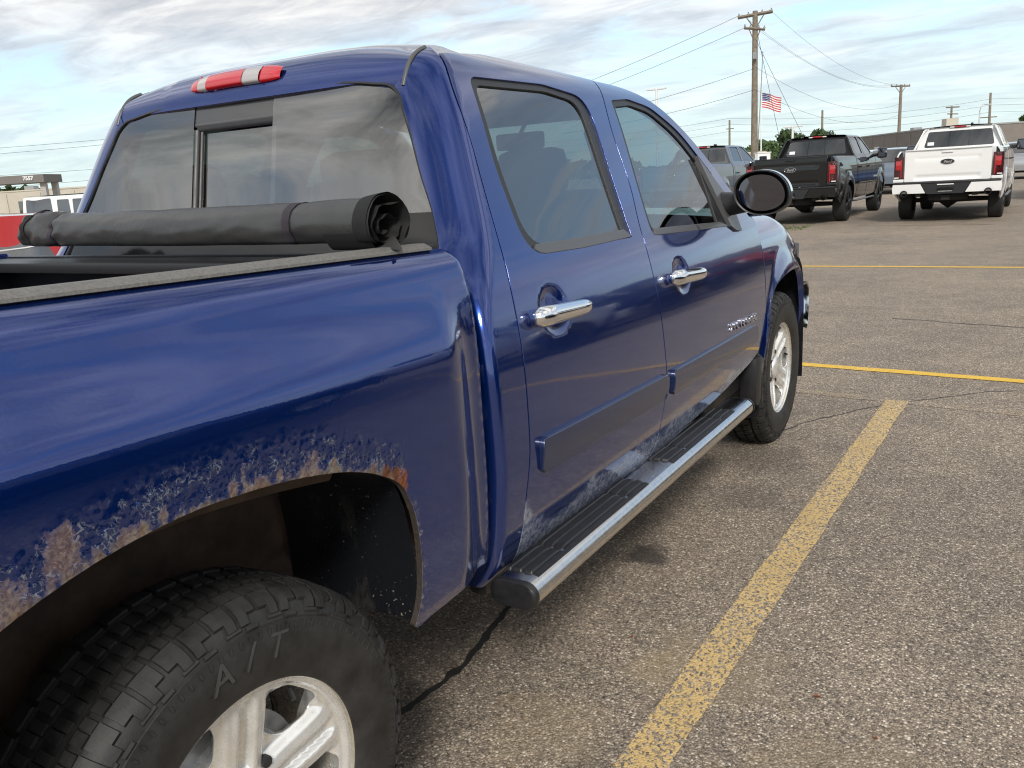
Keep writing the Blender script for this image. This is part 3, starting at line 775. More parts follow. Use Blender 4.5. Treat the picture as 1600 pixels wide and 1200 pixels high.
# sail plate and mirror
def cab3(y,z): return cabside(y,Zb(y,z))
b=MB();Fs=offset(cabside,.010);Fs0=offset(cabside,-.015)
sail=yz([(2.735,1.505),(2.785,1.462),(2.90,1.352),(2.955,1.285),(2.935,1.175),(2.86,1.180),(2.80,1.205),(2.775,1.33)])
b.prism(sail,lambda u,v:Fs0(u,v),lambda u,v:Fs(u,v));b.build('sail_plate',MT['grey_trim'],fd[0],40)
mroot=MB();mroot.tube([(.86,2.86,1.295),(.93,2.855,1.300),(1.0,2.85,1.315)],[.055,.048,.05],12,flat=1)
mir_o=mroot.build('door_mirror',MT['black_plastic'],T,60)
MP=[(.950,1.352),(.962,1.395),(.99,1.420),(1.056,1.434),(1.12,1.420),(1.160,1.385),(1.178,1.335),(1.170,1.290),(1.14,1.266),(1.072,1.250),(1.02,1.258),(.985,1.280),(.958,1.315)]
mp=spline(MP,.008);cx,cz=1.065,1.343
b=MB();rings=[]
for dy,sc in ((0.0,.93),(-.004,.985),(.006,1.0),(.05,1.0),(.085,.93),(.108,.75),(.116,.4)):
    rings.append([b.b.verts.new(Vector((cx+(x-cx)*sc,2.765+dy+.06*(x-cx),cz+(z-cz)*sc))) for x,z in mp])
n=len(mp)
for a,c in zip(rings,rings[1:]):
    for k in range(n): b.b.faces.new((a[k],a[(k+1)%n],c[(k+1)%n],c[k]))
b.b.faces.new(rings[-1]);b.build('mirror_housing',MT['black_plastic'],mir_o,50)
b=MB();rings=[]                                  # chrome cap over the upper outer half
sel=[q for q in mp if q[1]>1.335 and q[0]>.985];sel.sort(key=lambda q:math.atan2(q[1]-cz,q[0]-cx))
for dy,sc in ((.018,1.02),(.05,1.025),(.088,.955),(.112,.77),(.121,.4)):
    rings.append([b.b.verts.new(Vector((cx+(x-cx)*sc,2.765+dy+.06*(x-cx),cz+(z-cz)*sc))) for x,z in sel])
for a,c in zip(rings,rings[1:]):
    for k in range(len(sel)-1): b.b.faces.new((a[k],a[k+1],c[k+1],c[k]))
b.build('mirror_cap',MT['chrome'],mir_o,60)
gp=[(cx+(x-cx)*.80,cz+(z-cz)*.80) for x,z in mp]
b=MB();b.b.faces.new([b.b.verts.new(Vector((x,2.770+.13*(x-cx)+.0,z))) for x,z in gp])
b.build('mirror_glass',MT['mirror_glass'],mir_o)
# handles
def handle(dr,y0,y1,z0,z1):
    b=MB();Fh=offset(cabside,.034);Fb=offset(cabside,.004);n=14
    ym=(y0+y1)/2
    pts=[];rad=[]
    for k in range(n+1):
        f=k/n;y=y0+(y1-y0)*f;z=z0+(z1-z0)*f;e=.014+.020*S(min(f/.16,(1-f)/.10))
        pts.append(offset(cabside,e)(y,Zb(y,z)));rad.append((.013+.0085*S(min(f/.08,(1-f)/.22)))*(1-.26*f))
    b.tube(pts,rad,14,flat=1.3)
    h=b.build('handle',MT['chrome'],dr,70)
    b=MB();b.tube([offset(cabside,-.004)(y0+.085,Zb(y0,z0)),offset(cabside,.03)(y0+.075,Zb(y0,z0))],[.017,.016],10);b.tube([offset(cabside,-.004)(y1-.05,Zb(y1,z1)),offset(cabside,.03)(y1-.05,Zb(y1,z1))],[.013,.013],10);islands(b,'handle_base',MT['chrome'],dr,60)
handle(rd[0],.985,1.285,1.113,1.099);handle(fd[0],1.945,2.265,1.088,1.068)
b=MB();b.tube([offset(cabside,-.002)(1.95+.016,1.098),offset(cabside,.036)(1.966,1.098)],.012,10);b.build('lock_cylinder',MT['chrome'],fd[0],60)
# body-side mouldings
for dr,poly in ((rd[0],[(.962,.809),(1.835,.777),(1.848,.765),(1.846,.705),(1.835,.692),(.975,.716),(.962,.728)]),(fd[0],[(1.905,.775),(2.955,.749),(3.000,.735),(3.008,.690),(2.99,.672),(1.915,.688),(1.905,.70)])):
    po=dens(yz(poly),.025)
    def Fm(u,v,F=cabside):
        return offset(F,.013+.0035*math.cos((v-(.79-.035*(u-.96)))*38))(u,v)
    panel('side_moulding',MT['moulding_paint'],dr,po,Fm,step=.03,gap=.002,flange=.016,rnd=.004)
# model lettering
W9='SILVERADO';cell=(3.003-2.567)/9
bb=None
for i,ch in enumerate(W9):
    y=2.567+cell*(i+.5);z=.803-.0205*(i/8)
    o=Vector(offset(cabside,.004)(y,Zb(y,z)));e=Vector(cab3(y+.02,z))-Vector(cab3(y-.02,z));u=Vector(cab3(y,z+.02))-Vector(cab3(y,z-.02))
    e.z-=.0
    text_mesh('badge_letter',ch,.047,MT['chrome'],fd[0],frame(o,e,u)@Matrix.Diagonal((1.08,1,1,1)),.003,0,.0012)
# --- front fender
def Ffen(u,v):
    z=v;return (Xfen(u,z),u,z)
FA=[(3.150,.50),(3.170,.575),(3.194,.67),(3.243,.786),(3.327,.867),(3.43,.900),(3.55,.912),(3.75,.912),(3.90,.897),(3.99,.860),(4.06,.786),(4.11,.67),(4.135,.58),(4.14,.52)]
fa=spline(FA,.015,False)
seamA2=[(y,Zr(y,zb)) for y,zb in seamA if Zr(y,zb)>.66]
ftop=[(3.235,1.224),(3.5,1.218),(3.75,1.200),(3.92,1.158),(4.05,1.11),(4.16,1.055),(4.25,.985),(4.29,.92)]
fout=seamA2+spline(ftop,.02,False)[1:]+[(4.30,.86),(4.29,.79),(4.22,.78),(4.19,.70),(4.17,.60)]+fa[::-1]+[(3.155,.55),(3.165,.61)]
panel('front_fender',BP,T,dens(fout,.02),Ffen,step=.02,gap=.003,flange=.03,mirror=True)
for nm,sm in (('door_gap_backing',seamR[:-4]),('door_gap_backing',seamB[:-4]),('door_gap_backing',seamA)):
    MB().tube([offset(cabside,-.013)(y,zb) for y,zb in sm],.008,6).build(nm,MT['rubber_seal'],T,60)  # black strips added behind the door seams to deepen the gap shade
# --- rocker, lower shells
b=MB()
for sx in(1,-1):
    b.box((sx*.87,1.98,.475),(.06,2.35,.12),bev=.02)
islands(b,'rocker_panel',MT['black_plastic'],T,40)
# --- rear glass: fixed panes, slider, black border
def backP(x,z):
    zb=z+RK*(.93-1.5);y=_yb(zb)+.004
    if abs(x)>.5: y+=.10*(abs(x)-.5)**2
    return (x,y,z)
def gx(z):
    for (x0,z0),(x1,z1) in zip(GX,GX[1:]):
        if z0<=z<=z1: return x0+(x1-x0)*(z-z0)/(z1-z0)
    return GX[-1][0] if z>GX[-1][1] else GX[0][0]
rg=spline([(-x,z) for x,z in GX]+[(-.50,1.727),(0,1.735),(.50,1.727)]+GX[::-1]+[(.3,1.268),(-.3,1.268)],.02,True)
SL0=[(-.222,1.733),(-.208,1.66),(-.165,1.392),(.176,1.392),(.142,1.66),(.125,1.733)]
def pane(name,mat,poly,d,fl=0,st=.05,par=None):
    F=lambda u,v:(backP(u,v)[0],backP(u,v)[1]+d,backP(u,v)[2])
    return panel(name,MT[mat],par or RG,dens(poly,.03),F,step=st,gap=0,flange=fl,rnd=.001,out=(0,-1,0))[0]
Lz=[q for q in rg]
def clip(poly,f):
    out=[]
    for i,a in enumerate(poly):
        b_=poly[(i+1)%len(poly)];fa_,fb=f(a),f(b_)
        if fa_>=0: out.append(a)
        if (fa_>=0)!=(fb>=0):
            t=fa_/(fa_-fb);out.append((a[0]+(b_[0]-a[0])*t,a[1]+(b_[1]-a[1])*t))
    return out
def lx(z): return -.222+(1.733-z)*(.057/.341)
def rx(z): return .125+(1.733-z)*(.051/.341)
RG=MB().box((0,.905,1.262),(1.55,.02,.016)).build('rear_window',MT['rubber_seal'],T)
up=clip(rg,lambda q:q[1]-1.392);lo_=clip(rg,lambda q:1.392-q[1])
pane('fixed_pane','tint_glass',clip(up,lambda q:lx(q[1])-q[0]),0)
pane('fixed_pane','tint_glass',clip(up,lambda q:q[0]-rx(q[1])),0)
mid=clip(clip(up,lambda q:q[0]-lx(q[1])),lambda q:rx(q[1])-q[0])
pane('upper_panel','frit_grey',clip(mid,lambda q:q[1]-1.682),.004)
pane('lower_border','frit',lo_,0)
pane('sliding_pane','tint_glass',clip(mid,lambda q:1.66-q[1]),.016)
for nm,mat,pts,r in (('slider_rail','grey_trim',[(lx(1.678),1.678),(rx(1.678),1.678)],.007),('slider_frame','black_plastic',[(lx(1.66)+.012,1.664),(rx(1.66),1.664)],.009),('slider_frame','black_plastic',[(lx(1.66)+.010,1.66),(lx(1.40)+.010,1.40)],.012),('slider_frame','black_plastic',[(lx(1.66)+.032,1.655),(lx(1.40)+.032,1.40)],.007)):
    MB().tube([Vector(backP(*q))+Vector((0,.010,0)) for q in pts],r,6).build(nm,MT[mat],RG,60)
MB().tube([Vector(backP(*q))+Vector((0,.030,0)) for q in [(rx(1.70)+.030,1.70),(rx(1.40)+.032,1.40)]],.016,6).build('slider_frame',MT['black_plastic'],RG,60)
b=MB();b.tube([Vector(backP(*q))+Vector((0,-.001,0)) for q in rg],.0055,6,cap=False);b.build('glass_seal',MT['rubber_seal'],RG,60)
# --- high brake light
BL=MB().box((-.045,1.085,1.800),(.36,.05,.04),bev=.01).build('brake_light',MT['red_lens'],T,40)
def seglens(x0,x1,mat,z0a,z1a,bulge):
    b=MB();n=10
    def f(a,c):
        x=x0+(x1-x0)*a;k=(x+.047)/.195
        zc=1.800-.006*k*k;hh=(.0265)*(1-.42*abs(k)**5)
        z=zc+(c-.5)*2*hh;q=1-(2*c-1)**2
        e=1-min(1,abs(k))**8
        y=1.062+(z-1.80)*.55-.012-bulge*(q**.5 if q>0 else 0)*(.4+.6*e)
        return (x,y,z+.004)
    b.grid(f,12,10);b.build('lens',mat,BL,180)
R_,C_=MT['red_lens'],MT['clear_lens']
seglens(-.242,-.203,R_,0,0,.014);seglens(-.2025,-.160,C_,0,0,.017);seglens(-.1595,-.001,R_,0,0,.021);seglens(-.0005,.070,C_,0,0,.019);seglens(.0705,.148,R_,0,0,.015)
b=MB()
for x in(-.158,-.002,.069,-.204): b.box((x,1.046,1.803),(.003,.010,.046),rot=Matrix.Rotation(-.5,3,'X'))
islands(b,'lens_divider',MT['red_lens'],BL)
# --- cargo bed
b=MB()
for sx in(1,-1):
    b.box((sx*.855,-.17,1.165),(.03,1.80,.27))
b.box((0,-.17,.83),(.98,1.80,.04));b.box((0,.715,1.08),(1.70,.03,.46));
for sx in(1,-1):
    b.box((sx*.67,.58,.83),(.34,.24,.04));b.box((sx*.67,-.83,.83),(.34,.46,.04))
islands(b,'bed_box',MT['bed_liner'],T)
b=MB()
for k in range(11): b.box((0,.45-.0-.13*k,.858),(.97,.055,.016))
for k in range(7):
    for z in (.97,1.08,1.19): pass
islands(b,'bed_floor_rib',MT['bed_liner'],T)
for k in range(4):
    MB().lathe([(0,.012),(.006,.012),(.008,.006),(.008,.0)],12,'X',(-.838,-.55+.36*k,1.22)).build('bed_wall_bolt',MT['galv'],T,40)
MB().box((-.838,-.33,1.245),(.012,.07,.04)).build('bed_tag',MT['grey_trim'],T)
# tonneau rails
for sx in(1,-1):
    prof=[(.855,1.262),(.855,1.308),(.862,1.3125),(.888,1.3125),(.908,1.3035),(.909,1.2985),(.900,1.2965),(.896,1.292),(.896,1.262)]
    b=MB();ys=[-1.06+.06*k for k in range(30)];rings=[]
    for y in ys:
        rings.append([b.b.verts.new(Vector((sx*x,y,Zr(y,z)))) for x,z in prof])
    for a,c in zip(rings,rings[1:]):
        for k in range(len(prof)): b.b.faces.new((a[k],a[(k+1)%len(prof)],c[(k+1)%len(prof)],c[k]))
    b.b.faces.new(rings[0]);b.b.faces.new(rings[-1][::-1]);b.build('bed_rail',MT['rail_dusty'] if sx>0 else MT['rail_black'],T,30)
b=MB().box((0,.64,1.290),(1.68,.16,.03),bev=.006);b.build('front_cross_bar',MT['rail_black'],T,30)
MB().box((.80,.715,1.322),(.14,.05,.012),bev=.003).build('corner_plate',MT['rail_black'],T,30)
# tailgate, rear bumper, lamps (behind the camera, built simply)
b=MB().box((0,-1.10,1.05),(1.70,.06,.50),bev=.02);b.build('tailgate',BP,T,40)
b=MB().box((0,-1.22,.64),(1.86,.16,.20),bev=.03);b.build('rear_bumper',MT['chrome'],T,40)
for sx in(1,-1):
    MB().box((sx*.91,-1.10,1.05),(.12,.05,.42),bev=.015).build('tail_light',MT['red_lens'],T,40)
# --- wheel well, frame, axle
b=MB()
def well(cy,r,x0,x1,zc,a0,a1,n=28):
    def f(a,c):
        t=a0+(a1-a0)*a;x=x0+(x1-x0)*c;k=1.0
        ex=4.0
        ct,st=math.cos(t),math.sin(t)
        q=(abs(ct)**ex+abs(st)**ex)**(-1/ex)
        return (x,cy+r*q*ct,zc+r*q*st*1.08)
    return f
b.grid(well(-.055,.475,.985,.50,.50,math.radians(60),math.radians(195)),30,4)
b.grid(lambda a,c:(.56+.03*math.sin(c*3.1),-.60+1.10*a,.35+.75*c),6,6)
islands(b,'wheel_well',MT['rust_metal'],T,60)
b=MB();b.grid(well(-.055,.482,.990,.62,.50,math.radians(7),math.radians(62)),20,6);b.build('well_liner',MT['liner_plastic'],T,60)
b=MB();b.grid(lambda a,c:(.93-.05*c,-.46+.78*a,Zr(0,1.0)-.06+.05*math.sin(math.pi*(a*.9+.1))-.075*c),12,3);b.build('inner_flange',MT['rust_metal'],T,60)
for sx in(1,-1):
    b=MB().box((sx*.50,1.6,.56),(.09,5.4,.16),bev=.015);b.build('frame_rail',MT['rust_metal'],T,30)
b=MB().tube([(-.80,0,.40),(-.2,0,.40),(0,0,.40),(.2,0,.40),(.80,0,.40)],[.045,.05,.14,.05,.045],14);b.build('rear_axle',MT['rust_metal'],T,60)
b=MB()
for sx in(1,-1):
    b.tube([(sx*.60,-.75,.50),(sx*.60,-.3,.40),(sx*.60,0,.33),(sx*.60,.4,.41),(sx*.60,.75,.52)],.03,6)
islands(b,'leaf_spring',MT['rust_metal'],T,60)
MB().tube([(.62,.10,.40),(.55,.55,.62)],[.035,.03],10).build('shock_absorber',MT['galv'],T,60)
MB().tube([(.45,.15,.62),(.70,.75,.60),(.55,1.6,.45)],.05,10).build('exhaust_pipe',MT['rust_metal'],T,60)
# --- wheels
RIMX=.9414
def rim_face(rot,par,cx,cy,cz):
    """five paired spokes; local p=(a,b) in the wheel plane (a forward, b up)"""
    Rz=lambda an:(math.cos(an),math.sin(an))
    holes=[]
    for k in range(5):
        ac=rot+math.radians(36+72*k)
        L=[]
        for r,d in ((.128,-8),(.124,0),(.128,8),(.160,15.5),(.205,17.5),(.216,15),(.221,0),(.216,-15),(.205,-17.5),(.160,-15.5)):
            c_,s_=Rz(ac+math.radians(d));L.append((r*c_,r*s_))
        holes.append(spline(L,.012))
    outer=[(.242*math.cos(2*math.pi*k/120),.242*math.sin(2*math.pi*k/120)) for k in range(120)]
    def H(a,b_):
        r=math.hypot(a,b_);th=math.atan2(b_,a)-rot
        k=round(th/math.radians(72));d=th-k*math.radians(72)
        t=r*math.sin(d)                    # distance across nearest spoke
        h=-.030+.016*S((r-.06)/.16)        # dished face
        if r>.222: h+= .012*S((r-.222)/.012)
        if .05<r<.235:
            e=S((r-.058)/.03)*S((.226-r)/.03)
            g=abs(t)
            h-=.012*e*(1-S((g-.009)/.010))          # centre groove
            h+=.004*e*math.exp(-((g-.023)/.008)**2) # ridges
            h-=.020*e*S((g-(.030+.05*(r-.06)))/.030)
        if r<.058: h=-.026
        return h
    F=lambda a,b_:(cx+H(a,b_),cy+a,cz+b_)
    return panel('rim',MT['alloy'],par,outer,F,holes=holes,step=.0048,gap=0,flange=.045,rnd=.003)[0]
def tyre_mesh(par,cx,cy,cz,lugs,sx=1):
    b=MB();W_=.265
    half=[(-.015,.236),(.004,.243),(.010,.252),(.017,.285),(.020,.312),(.019,.335),(.0155,.350),(.0155,.3535),(.012,.3545),(.011,.358),(.004,.374),(-.010,.389),(-.028,.3965)]
    prof=[(cx+a,r) for a,r in half]
    mid=cx-.115
    tread=[(-.030,.397),(-.058,.3995),(-.060,.389),(-.068,.389),(-.070,.4005),(-.112,.4015),(-.113,.391),(-.121,.391)]
    full=[(a,r) for a,r in half]+tread
    mirror=[(-.230-a,r) for a,r in reversed(full)]
    prof=[(cx+a*1.0,r) for a,r in full+mirror]
    b.lathe(prof,96,'X',(0,cy,cz))
    # shoulder lugs and tread blocks
    n=lugs
    def patch(t0,t1,rs,up):
        """raised block on the tyre between angles, following (x,r) list"""
        V=[]
        for t in(t0,t1):
            for x,r in rs: V.append((t,x,r))
        vs=[];m=len(rs)
        nr=[]
        for i in range(m):
            a=rs[max(0,i-1)];c=rs[min(m-1,i+1)];d=Vector((c[0]-a[0],c[1]-a[1])).normalized();nr.append((d.y,-d.x) if (d.y*0-d.x*1)>0 or True else 0)
        lo=[];hi=[]
        for t in(t0,t1):
            l=[];h_=[]
            for i,(x,r) in enumerate(rs):
                nx,nrr=-nr[i][0]*-1,nr[i][1]
                if nrr<0 and abs(nrr)>abs(nx): nx,nrr=-nx,-nrr
                l.append(b.b.verts.new(Vector((cx+x,cy+(r-.004)*math.cos(t),cz+(r-.004)*math.sin(t)))))
                x2,r2=x+nx*up,r+nrr*up
                h_.append(b.b.verts.new(Vector((cx+x2,cy+r2*math.cos(t),cz+r2*math.sin(t)))))
            lo.append(l);hi.append(h_)
        for i in range(m-1):
            b.b.faces.new((hi[0][i],hi[0][i+1],hi[1][i+1],hi[1][i]))
        for q in(0,1):
            for i in range(m-1): b.b.faces.new((lo[q][i],lo[q][i+1],hi[q][i+1],hi[q][i]))
        for i in(0,m-1): b.b.faces.new((lo[0][i],hi[0][i],hi[1][i],lo[1][i]))
    dt=2*math.pi/n
    for k in range(n):
        t=k*dt
        lo_=[(.0065,.3675),(.001,.380),(-.011,.3905),(-.028,.397)];sh=[(-.0005,.3815),(-.011,.3905),(-.028,.397)]
        a,c_=(lo_,sh) if k%2 else (sh,lo_)
        patch(t,t+dt*.40,a,.0062);patch(t+dt*.40,t+dt*.80,c_,.0058)
        patch(t+dt*.03,t+dt*.36,[(-.029,.3972),(-.043,.3986),(-.056,.3996)],.0062);patch(t+dt*.44,t+dt*.84,[(-.031,.3974),(-.043,.3986),(-.056,.3996)],.0060)
        if k%2==0:
            patch(t+dt*.05,t+dt*.60,[(.0130,.3585),(.0100,.3640)],.0026)
            patch(t+dt*.80,t+dt*1.5,[(.0105,.3628),(.0080,.3668)],.0022)
        for h_ in (0,.5): patch(t+dt*h_,t+dt*(h_+.10),[(.0188,.3375),(.0172,.3485)],.0016)
        for q,(x0,x1) in enumerate(((-.070,-.110),(-.120,-.158))):
            o=dt*(.3+.35*q);xm=(x0+x1)/2
            patch(t+o,t+o+dt*.34,[(x0,.4004),(xm,.4014),(x1+.006,.4008)],.0062);patch(t+o+dt*.39,t+o+dt*.76,[(x0-.006,.4004),(xm,.4014),(x1,.4008)],.0060)
        patch(t+dt*.4,t+dt*1.2,[(-.175,.3995),(-.202,.397),(-.219,.3905)],.0055)
    o=b.build('tyre',MT['tyre_rubber'],par,28)
    return o
RIMC={}
def wheel(cy,rot,text=False,sx=1):
    w=MB().lathe([(.70,.13),(.86,.13),(.87,.12),(.87,.05),(.875,.0)],32,'X',(0,cy,.395)).build('wheel',MT['dark_metal'],T,40)
    b=MB().lathe([(RIMX+.001,.2506),(RIMX+.003,.246),(RIMX+.001,.2415),(RIMX-.008,.238),(RIMX-.012,.236),(RIMX-.03,.229),(.80,.222),(.735,.226),(.720,.240)],96,'X',(0,cy,.395));b.build('rim_barrel',MT['alloy_lip'],w,50)
    if 'rim' not in RIMC: RIMC['rim']=(rim_face(rot,w,RIMX-.004,cy,.395),rot,cy)
    else:
        r0,ro,co=RIMC['rim'];me=r0.data.copy()
        me.transform(Matrix.Translation((0,cy,.395))@Matrix.Rotation(rot-ro,4,'X')@Matrix.Translation((0,-co,-.395)));link('rim',me,None,w)
    b=MB().lathe([(RIMX-.030,.060),(RIMX-.022,.058),(RIMX-.017,.050),(RIMX-.012,.035),(RIMX-.010,.0)],40,'X',(0,cy,.395));b.build('centre_cap',MT['alloy'],w,50)
    b=MB()
    for k in range(5):
        a=rot+math.radians(36+72*k);b.lathe([(RIMX-.045,.011),(RIMX-.030,.011),(RIMX-.028,.0)],8,'X',(0,cy+.083*math.cos(a),.395+.083*math.sin(a)))
    islands(b,'wheel_nut',MT['dark_metal'],w,40)
    MB().lathe([(.845,.165),(.862,.165),(.862,.06)],48,'X',(0,cy,.395)).build('brake_disc',MT['galv'],w,40)
    MB().tube([(RIMX-.03,cy+.212*math.cos(rot-.55),.395+.212*math.sin(rot-.55)),(RIMX-.012,cy+.198*math.cos(rot-.55),.395+.198*math.sin(rot-.55))],.005,6).build('valve_stem',MT['rubber_seal'],w,40)
    ty=tyre_mesh(w,RIMX,cy,.395,52)
    if text:
        for ch,deg,sc,sh in (('A',99.5,1,0),('/',88.5,1.0,.3),('T',78.0,1,0)):
            a=math.radians(deg);r=.312;up=Vector((0,math.cos(a),math.sin(a)));ri=Vector((0,math.sin(a),-math.cos(a)))
            text_mesh('sidewall_letter',ch,.064,pm('worn_rubber',(.05,.049,.047),.6),w,frame(Vector((RIMX+.0190,cy+r*math.cos(a),.395+r*math.sin(a))),ri,up+Vector((-.05,0,0)))@Matrix.Diagonal((1.05,1,1,1)),.0030,.25)
    return w
wr=wheel(0.0,math.radians(85),True)
wf=wheel(3.645,math.radians(40))
for w_ in (wr,wf):
    q=w_.copy();COL.objects.link(q);q.rotation_euler=(0,0,0)
    q.data=w_.data.copy();q.data.transform(Matrix.Scale(-1,4,(1,0,0)));q.data.flip_normals()
    for ch in list(w_.children):
        if 'letter' in ch.name: continue
        c2=ch.copy();c2.data=ch.data.copy();c2.data.transform(Matrix.Scale(-1,4,(1,0,0)));c2.data.flip_normals();COL.objects.link(c2);c2.parent=q
# mud flap and front liner
b=MB();b.grid(lambda a,c:(.985-.20*c,3.118+.12*S((a-.25)/.75)-.03*c,.335+.39*a),12,6);o=b.build('mud_flap',MT['black_plastic'],T,60)
b=MB();b.grid(lambda a,c:(.978-.02*c,3.06+.11*a+.07*c*(1-a)*0,.34+.22*c),2,2)
b.box((.94,3.08,.46),(.09,.10,.24),bev=.03);islands(b,'splash_guard',MT['black_plastic'],T,50)
b=MB();b.grid(well(3.655,.47,.95,.50,.47,math.radians(-25),math.radians(205)),30,4);b.grid(lambda a,c:(.52,3.15+1.05*a,.2+.9*c),3,3);islands(b,'front_well_liner',MT['liner_plastic'],T,60)
# --- running board
RBX,RBZ=.992,.457
def stad(x0,z0,hw,hh,n=10):
    pts=[]
    for k in range(n+1):
        a=-math.pi/2+math.pi*k/n;pts.append((x0+hw-hh+hh*math.cos(a),z0+hh*math.sin(a)))
    for k in range(n+1):
        a=math.pi/2+math.pi*k/n;pts.append((x0-hw+hh+hh*math.cos(a),z0+hh*math.sin(a)))
    return pts
RB=None
b=MB();rings=[]
for y in [.80+.05*k for k in range(39)]:
    rings.append([b.b.verts.new(Vector((x,y,z-.012*(y-.8)))) for x,z in stad(RBX,RBZ,.067,.035)])
for a,c in zip(rings,rings[1:]):
    for k in range(len(a)): b.b.faces.new((a[k],a[(k+1)%len(a)],c[(k+1)%len(a)],c[k]))
b.b.faces.new(rings[-1]);RB=b.build('running_board',MT['brushed_steel'],T,50)
for y,d in ((.80,-1),(2.70,1)):
    b=MB();rings=[]
    for dy,s in ((0,1.03),(.012,1.03),(.018,.96),(.019,.80)):
        rings.append([b.b.verts.new(Vector((RBX+(x-RBX)*s,y+d*dy,RBZ+(z-RBZ)*s-.012*(y-.8)))) for x,z in stad(RBX,RBZ,.067,.035)])
    for a,c in zip(rings,rings[1:]):
        for k in range(len(a)): b.b.faces.new((a[k],a[(k+1)%len(a)],c[(k+1)%len(a)],c[k]))
    b.b.faces.new(rings[-1]);b.build('end_cap',MT['black_plastic'],RB,50)
def pad(y0,y1):
    b=MB();prof=[(.938,0),(.940,.006),(.952,.008),(.955,.004),(.961,.004),(.964,.009),(.983,.009),(.986,.004),(.992,.004),(.995,.009),(1.014,.0085),(1.017,.004),(1.022,.004),(1.025,.006),(1.036,.004),(1.038,-.002)]
    ys=[y0,y0+.006]+[y0+.03+(y1-y0-.06)*k/30 for k in range(31)]+[y1-.006,y1]
    R_=[]
    for i,y in enumerate(ys):
        e=0 if i in(0,len(ys)-1) else 1
        cuts=1
        for q in (y0+.16,y1-.14):
            if abs(y-q)<.010: cuts=.25
        R_.append([b.b.verts.new(Vector((x,y+.10*(1.0-x)*0,RBZ+.0345+h*e*cuts-.012*(y-.8)-.0012))) for x,h in prof])
    for a,c in zip(R_,R_[1:]):
        for k in range(len(a)-1): b.b.faces.new((a[k],a[k+1],c[k+1],c[k]))
    b.build('step_pad',MT['black_plastic'],RB,25)
pad(.838,1.565);pad(1.785,2.50)
b=MB()
for y in (.95,1.32,1.72,2.10,2.45):
    b.box((.90,y,.47-.012*(y-.8)),(.12,.06,.03),rot=Matrix.Rotation(.3,3,'Y'),bev=.006)
islands(b,'board_bracket',MT['black_plastic'],T,30)
# --- nose: hood, grille, bumper, headlights, windscreen
MB().grid(lambda a,c:((-.80+1.60*a),3.18+1.22*c,1.222+.035*(1-(2*a-1)**2)-.62*max(0,1.22*c-.52)**2),14,14).build('hood',BP,T,180)
b=MB();b.box((0,4.36,.88),(1.20,.08,.26),bev=.03);b.build('grille',MT['gloss_black'],T,40)
for z in (.82,.90,.97): MB().box((0,4.405,z),(1.18,.03,.03),bev=.006).build('grille_bar',MT['chrome'],T,40)
for sx in(1,-1):
    b=MB();b.grid(lambda a,c:(sx*(.60+.29*a),4.40-.16*a**2,.80+.20*c),6,4);b.build('headlight',MT['clear_lens'],T,60)
bmp=MB();prof=[(.50,0),(.53,.05),(.62,.065),(.72,.065),(.77,.03),(.775,0)]
xs=[-.945+.063*k for k in range(31)];R_=[]
for x in xs:
    k=abs(x)/.945
    R_.append([bmp.b.verts.new(Vector((x*(1-.0*d),4.50-.26*k**4+d*(1 if k<.97 else .6),z))) for z,d in prof])
for a,c in zip(R_,R_[1:]):
    for k in range(len(a)-1): bmp.b.faces.new((a[k],a[k+1],c[k+1],c[k]))
bmp.build('front_bumper',MT['chrome'],T,50)
for sx in(1,):
    b=MB();b.grid(lambda a,c:(.990-.012*a-.02*abs(c-.55)**2,4.165+.06*a-.02*c,.50+.275*c),4,8);b.build('bumper_corner',MT['chrome'],T,60)
ws=MB();ws.grid(lambda a,c:((2*a-1)*(.80-.185*c),3.16-.60*c-.0+.10*(1-(2*a-1)**2),1.245+.505*c),16,6);ws.build('windscreen',MT['clear_glass'],T,180)
for sx in(1,-1):
    b=MB();Fp=offset(cabside,-.02)
    P0=[Fp(y,zb-.012) for y,zb in APIL[2:]]
    b.tube([(sx*x-sx*.02,y+.02,z) for x,y,z in P0],.030,8);b.build('a_pillar',BP if sx>0 else BP,T,60)
# --- cabin
b=MB()
b.box((0,2.0,.55),(1.66,2.3,.06));b.box((0,.93,.95),(1.60,.03,.74))
for sx in(1,-1): b.box((sx*.875,2.02,.88),(.03,2.15,.66))
b.grid(lambda a,c:(-.50+1.0*a,1.15+1.40*c,Zr(1.15+1.4*c,1.775-.05*S((c-.55)/.5))-.01),6,8)
islands(b,'cabin_lining',MT['interior'],T,40)
b=MB();b.box((0,2.92,1.06),(1.55,.36,.26),bev=.05);b.build('dashboard',MT['interior'],T,40)
def seat(x,y,w,bench=False):
    b=MB();b.box((x,y,.80),(w,.50,.16),bev=.05);b.box((x,y-.25,1.10),(w,.14,.62),rot=Matrix.Rotation(.22,3,'X'),bev=.05)
    s=b.build('seat',MT['seat_leather'],T,50)
    for hx in ((x-.38,x+.38) if bench else (x,)):
        b=MB();b.box((hx,y-.36,1.48),(.27,.10,.17),rot=Matrix.Rotation(.15,3,'X'),bev=.045);b.tube([(hx-.05,y-.35,1.36),(hx-.05,y-.36,1.45)],.008,6);b.tube([(hx+.05,y-.35,1.36),(hx+.05,y-.36,1.45)],.008,6)
        b.build('headrest',MT['seat_leather'],s,50)
seat(.42,2.36,.54);seat(-.42,2.36,.54);seat(0,1.45,1.40,True)
b=MB();P0=[(-.42+.19*math.cos(a),2.68+.05*math.sin(a),1.16+.18*math.sin(a)) for a in [2*math.pi*k/28 for k in range(29)]];b.tube(P0,.015,8,cap=False)
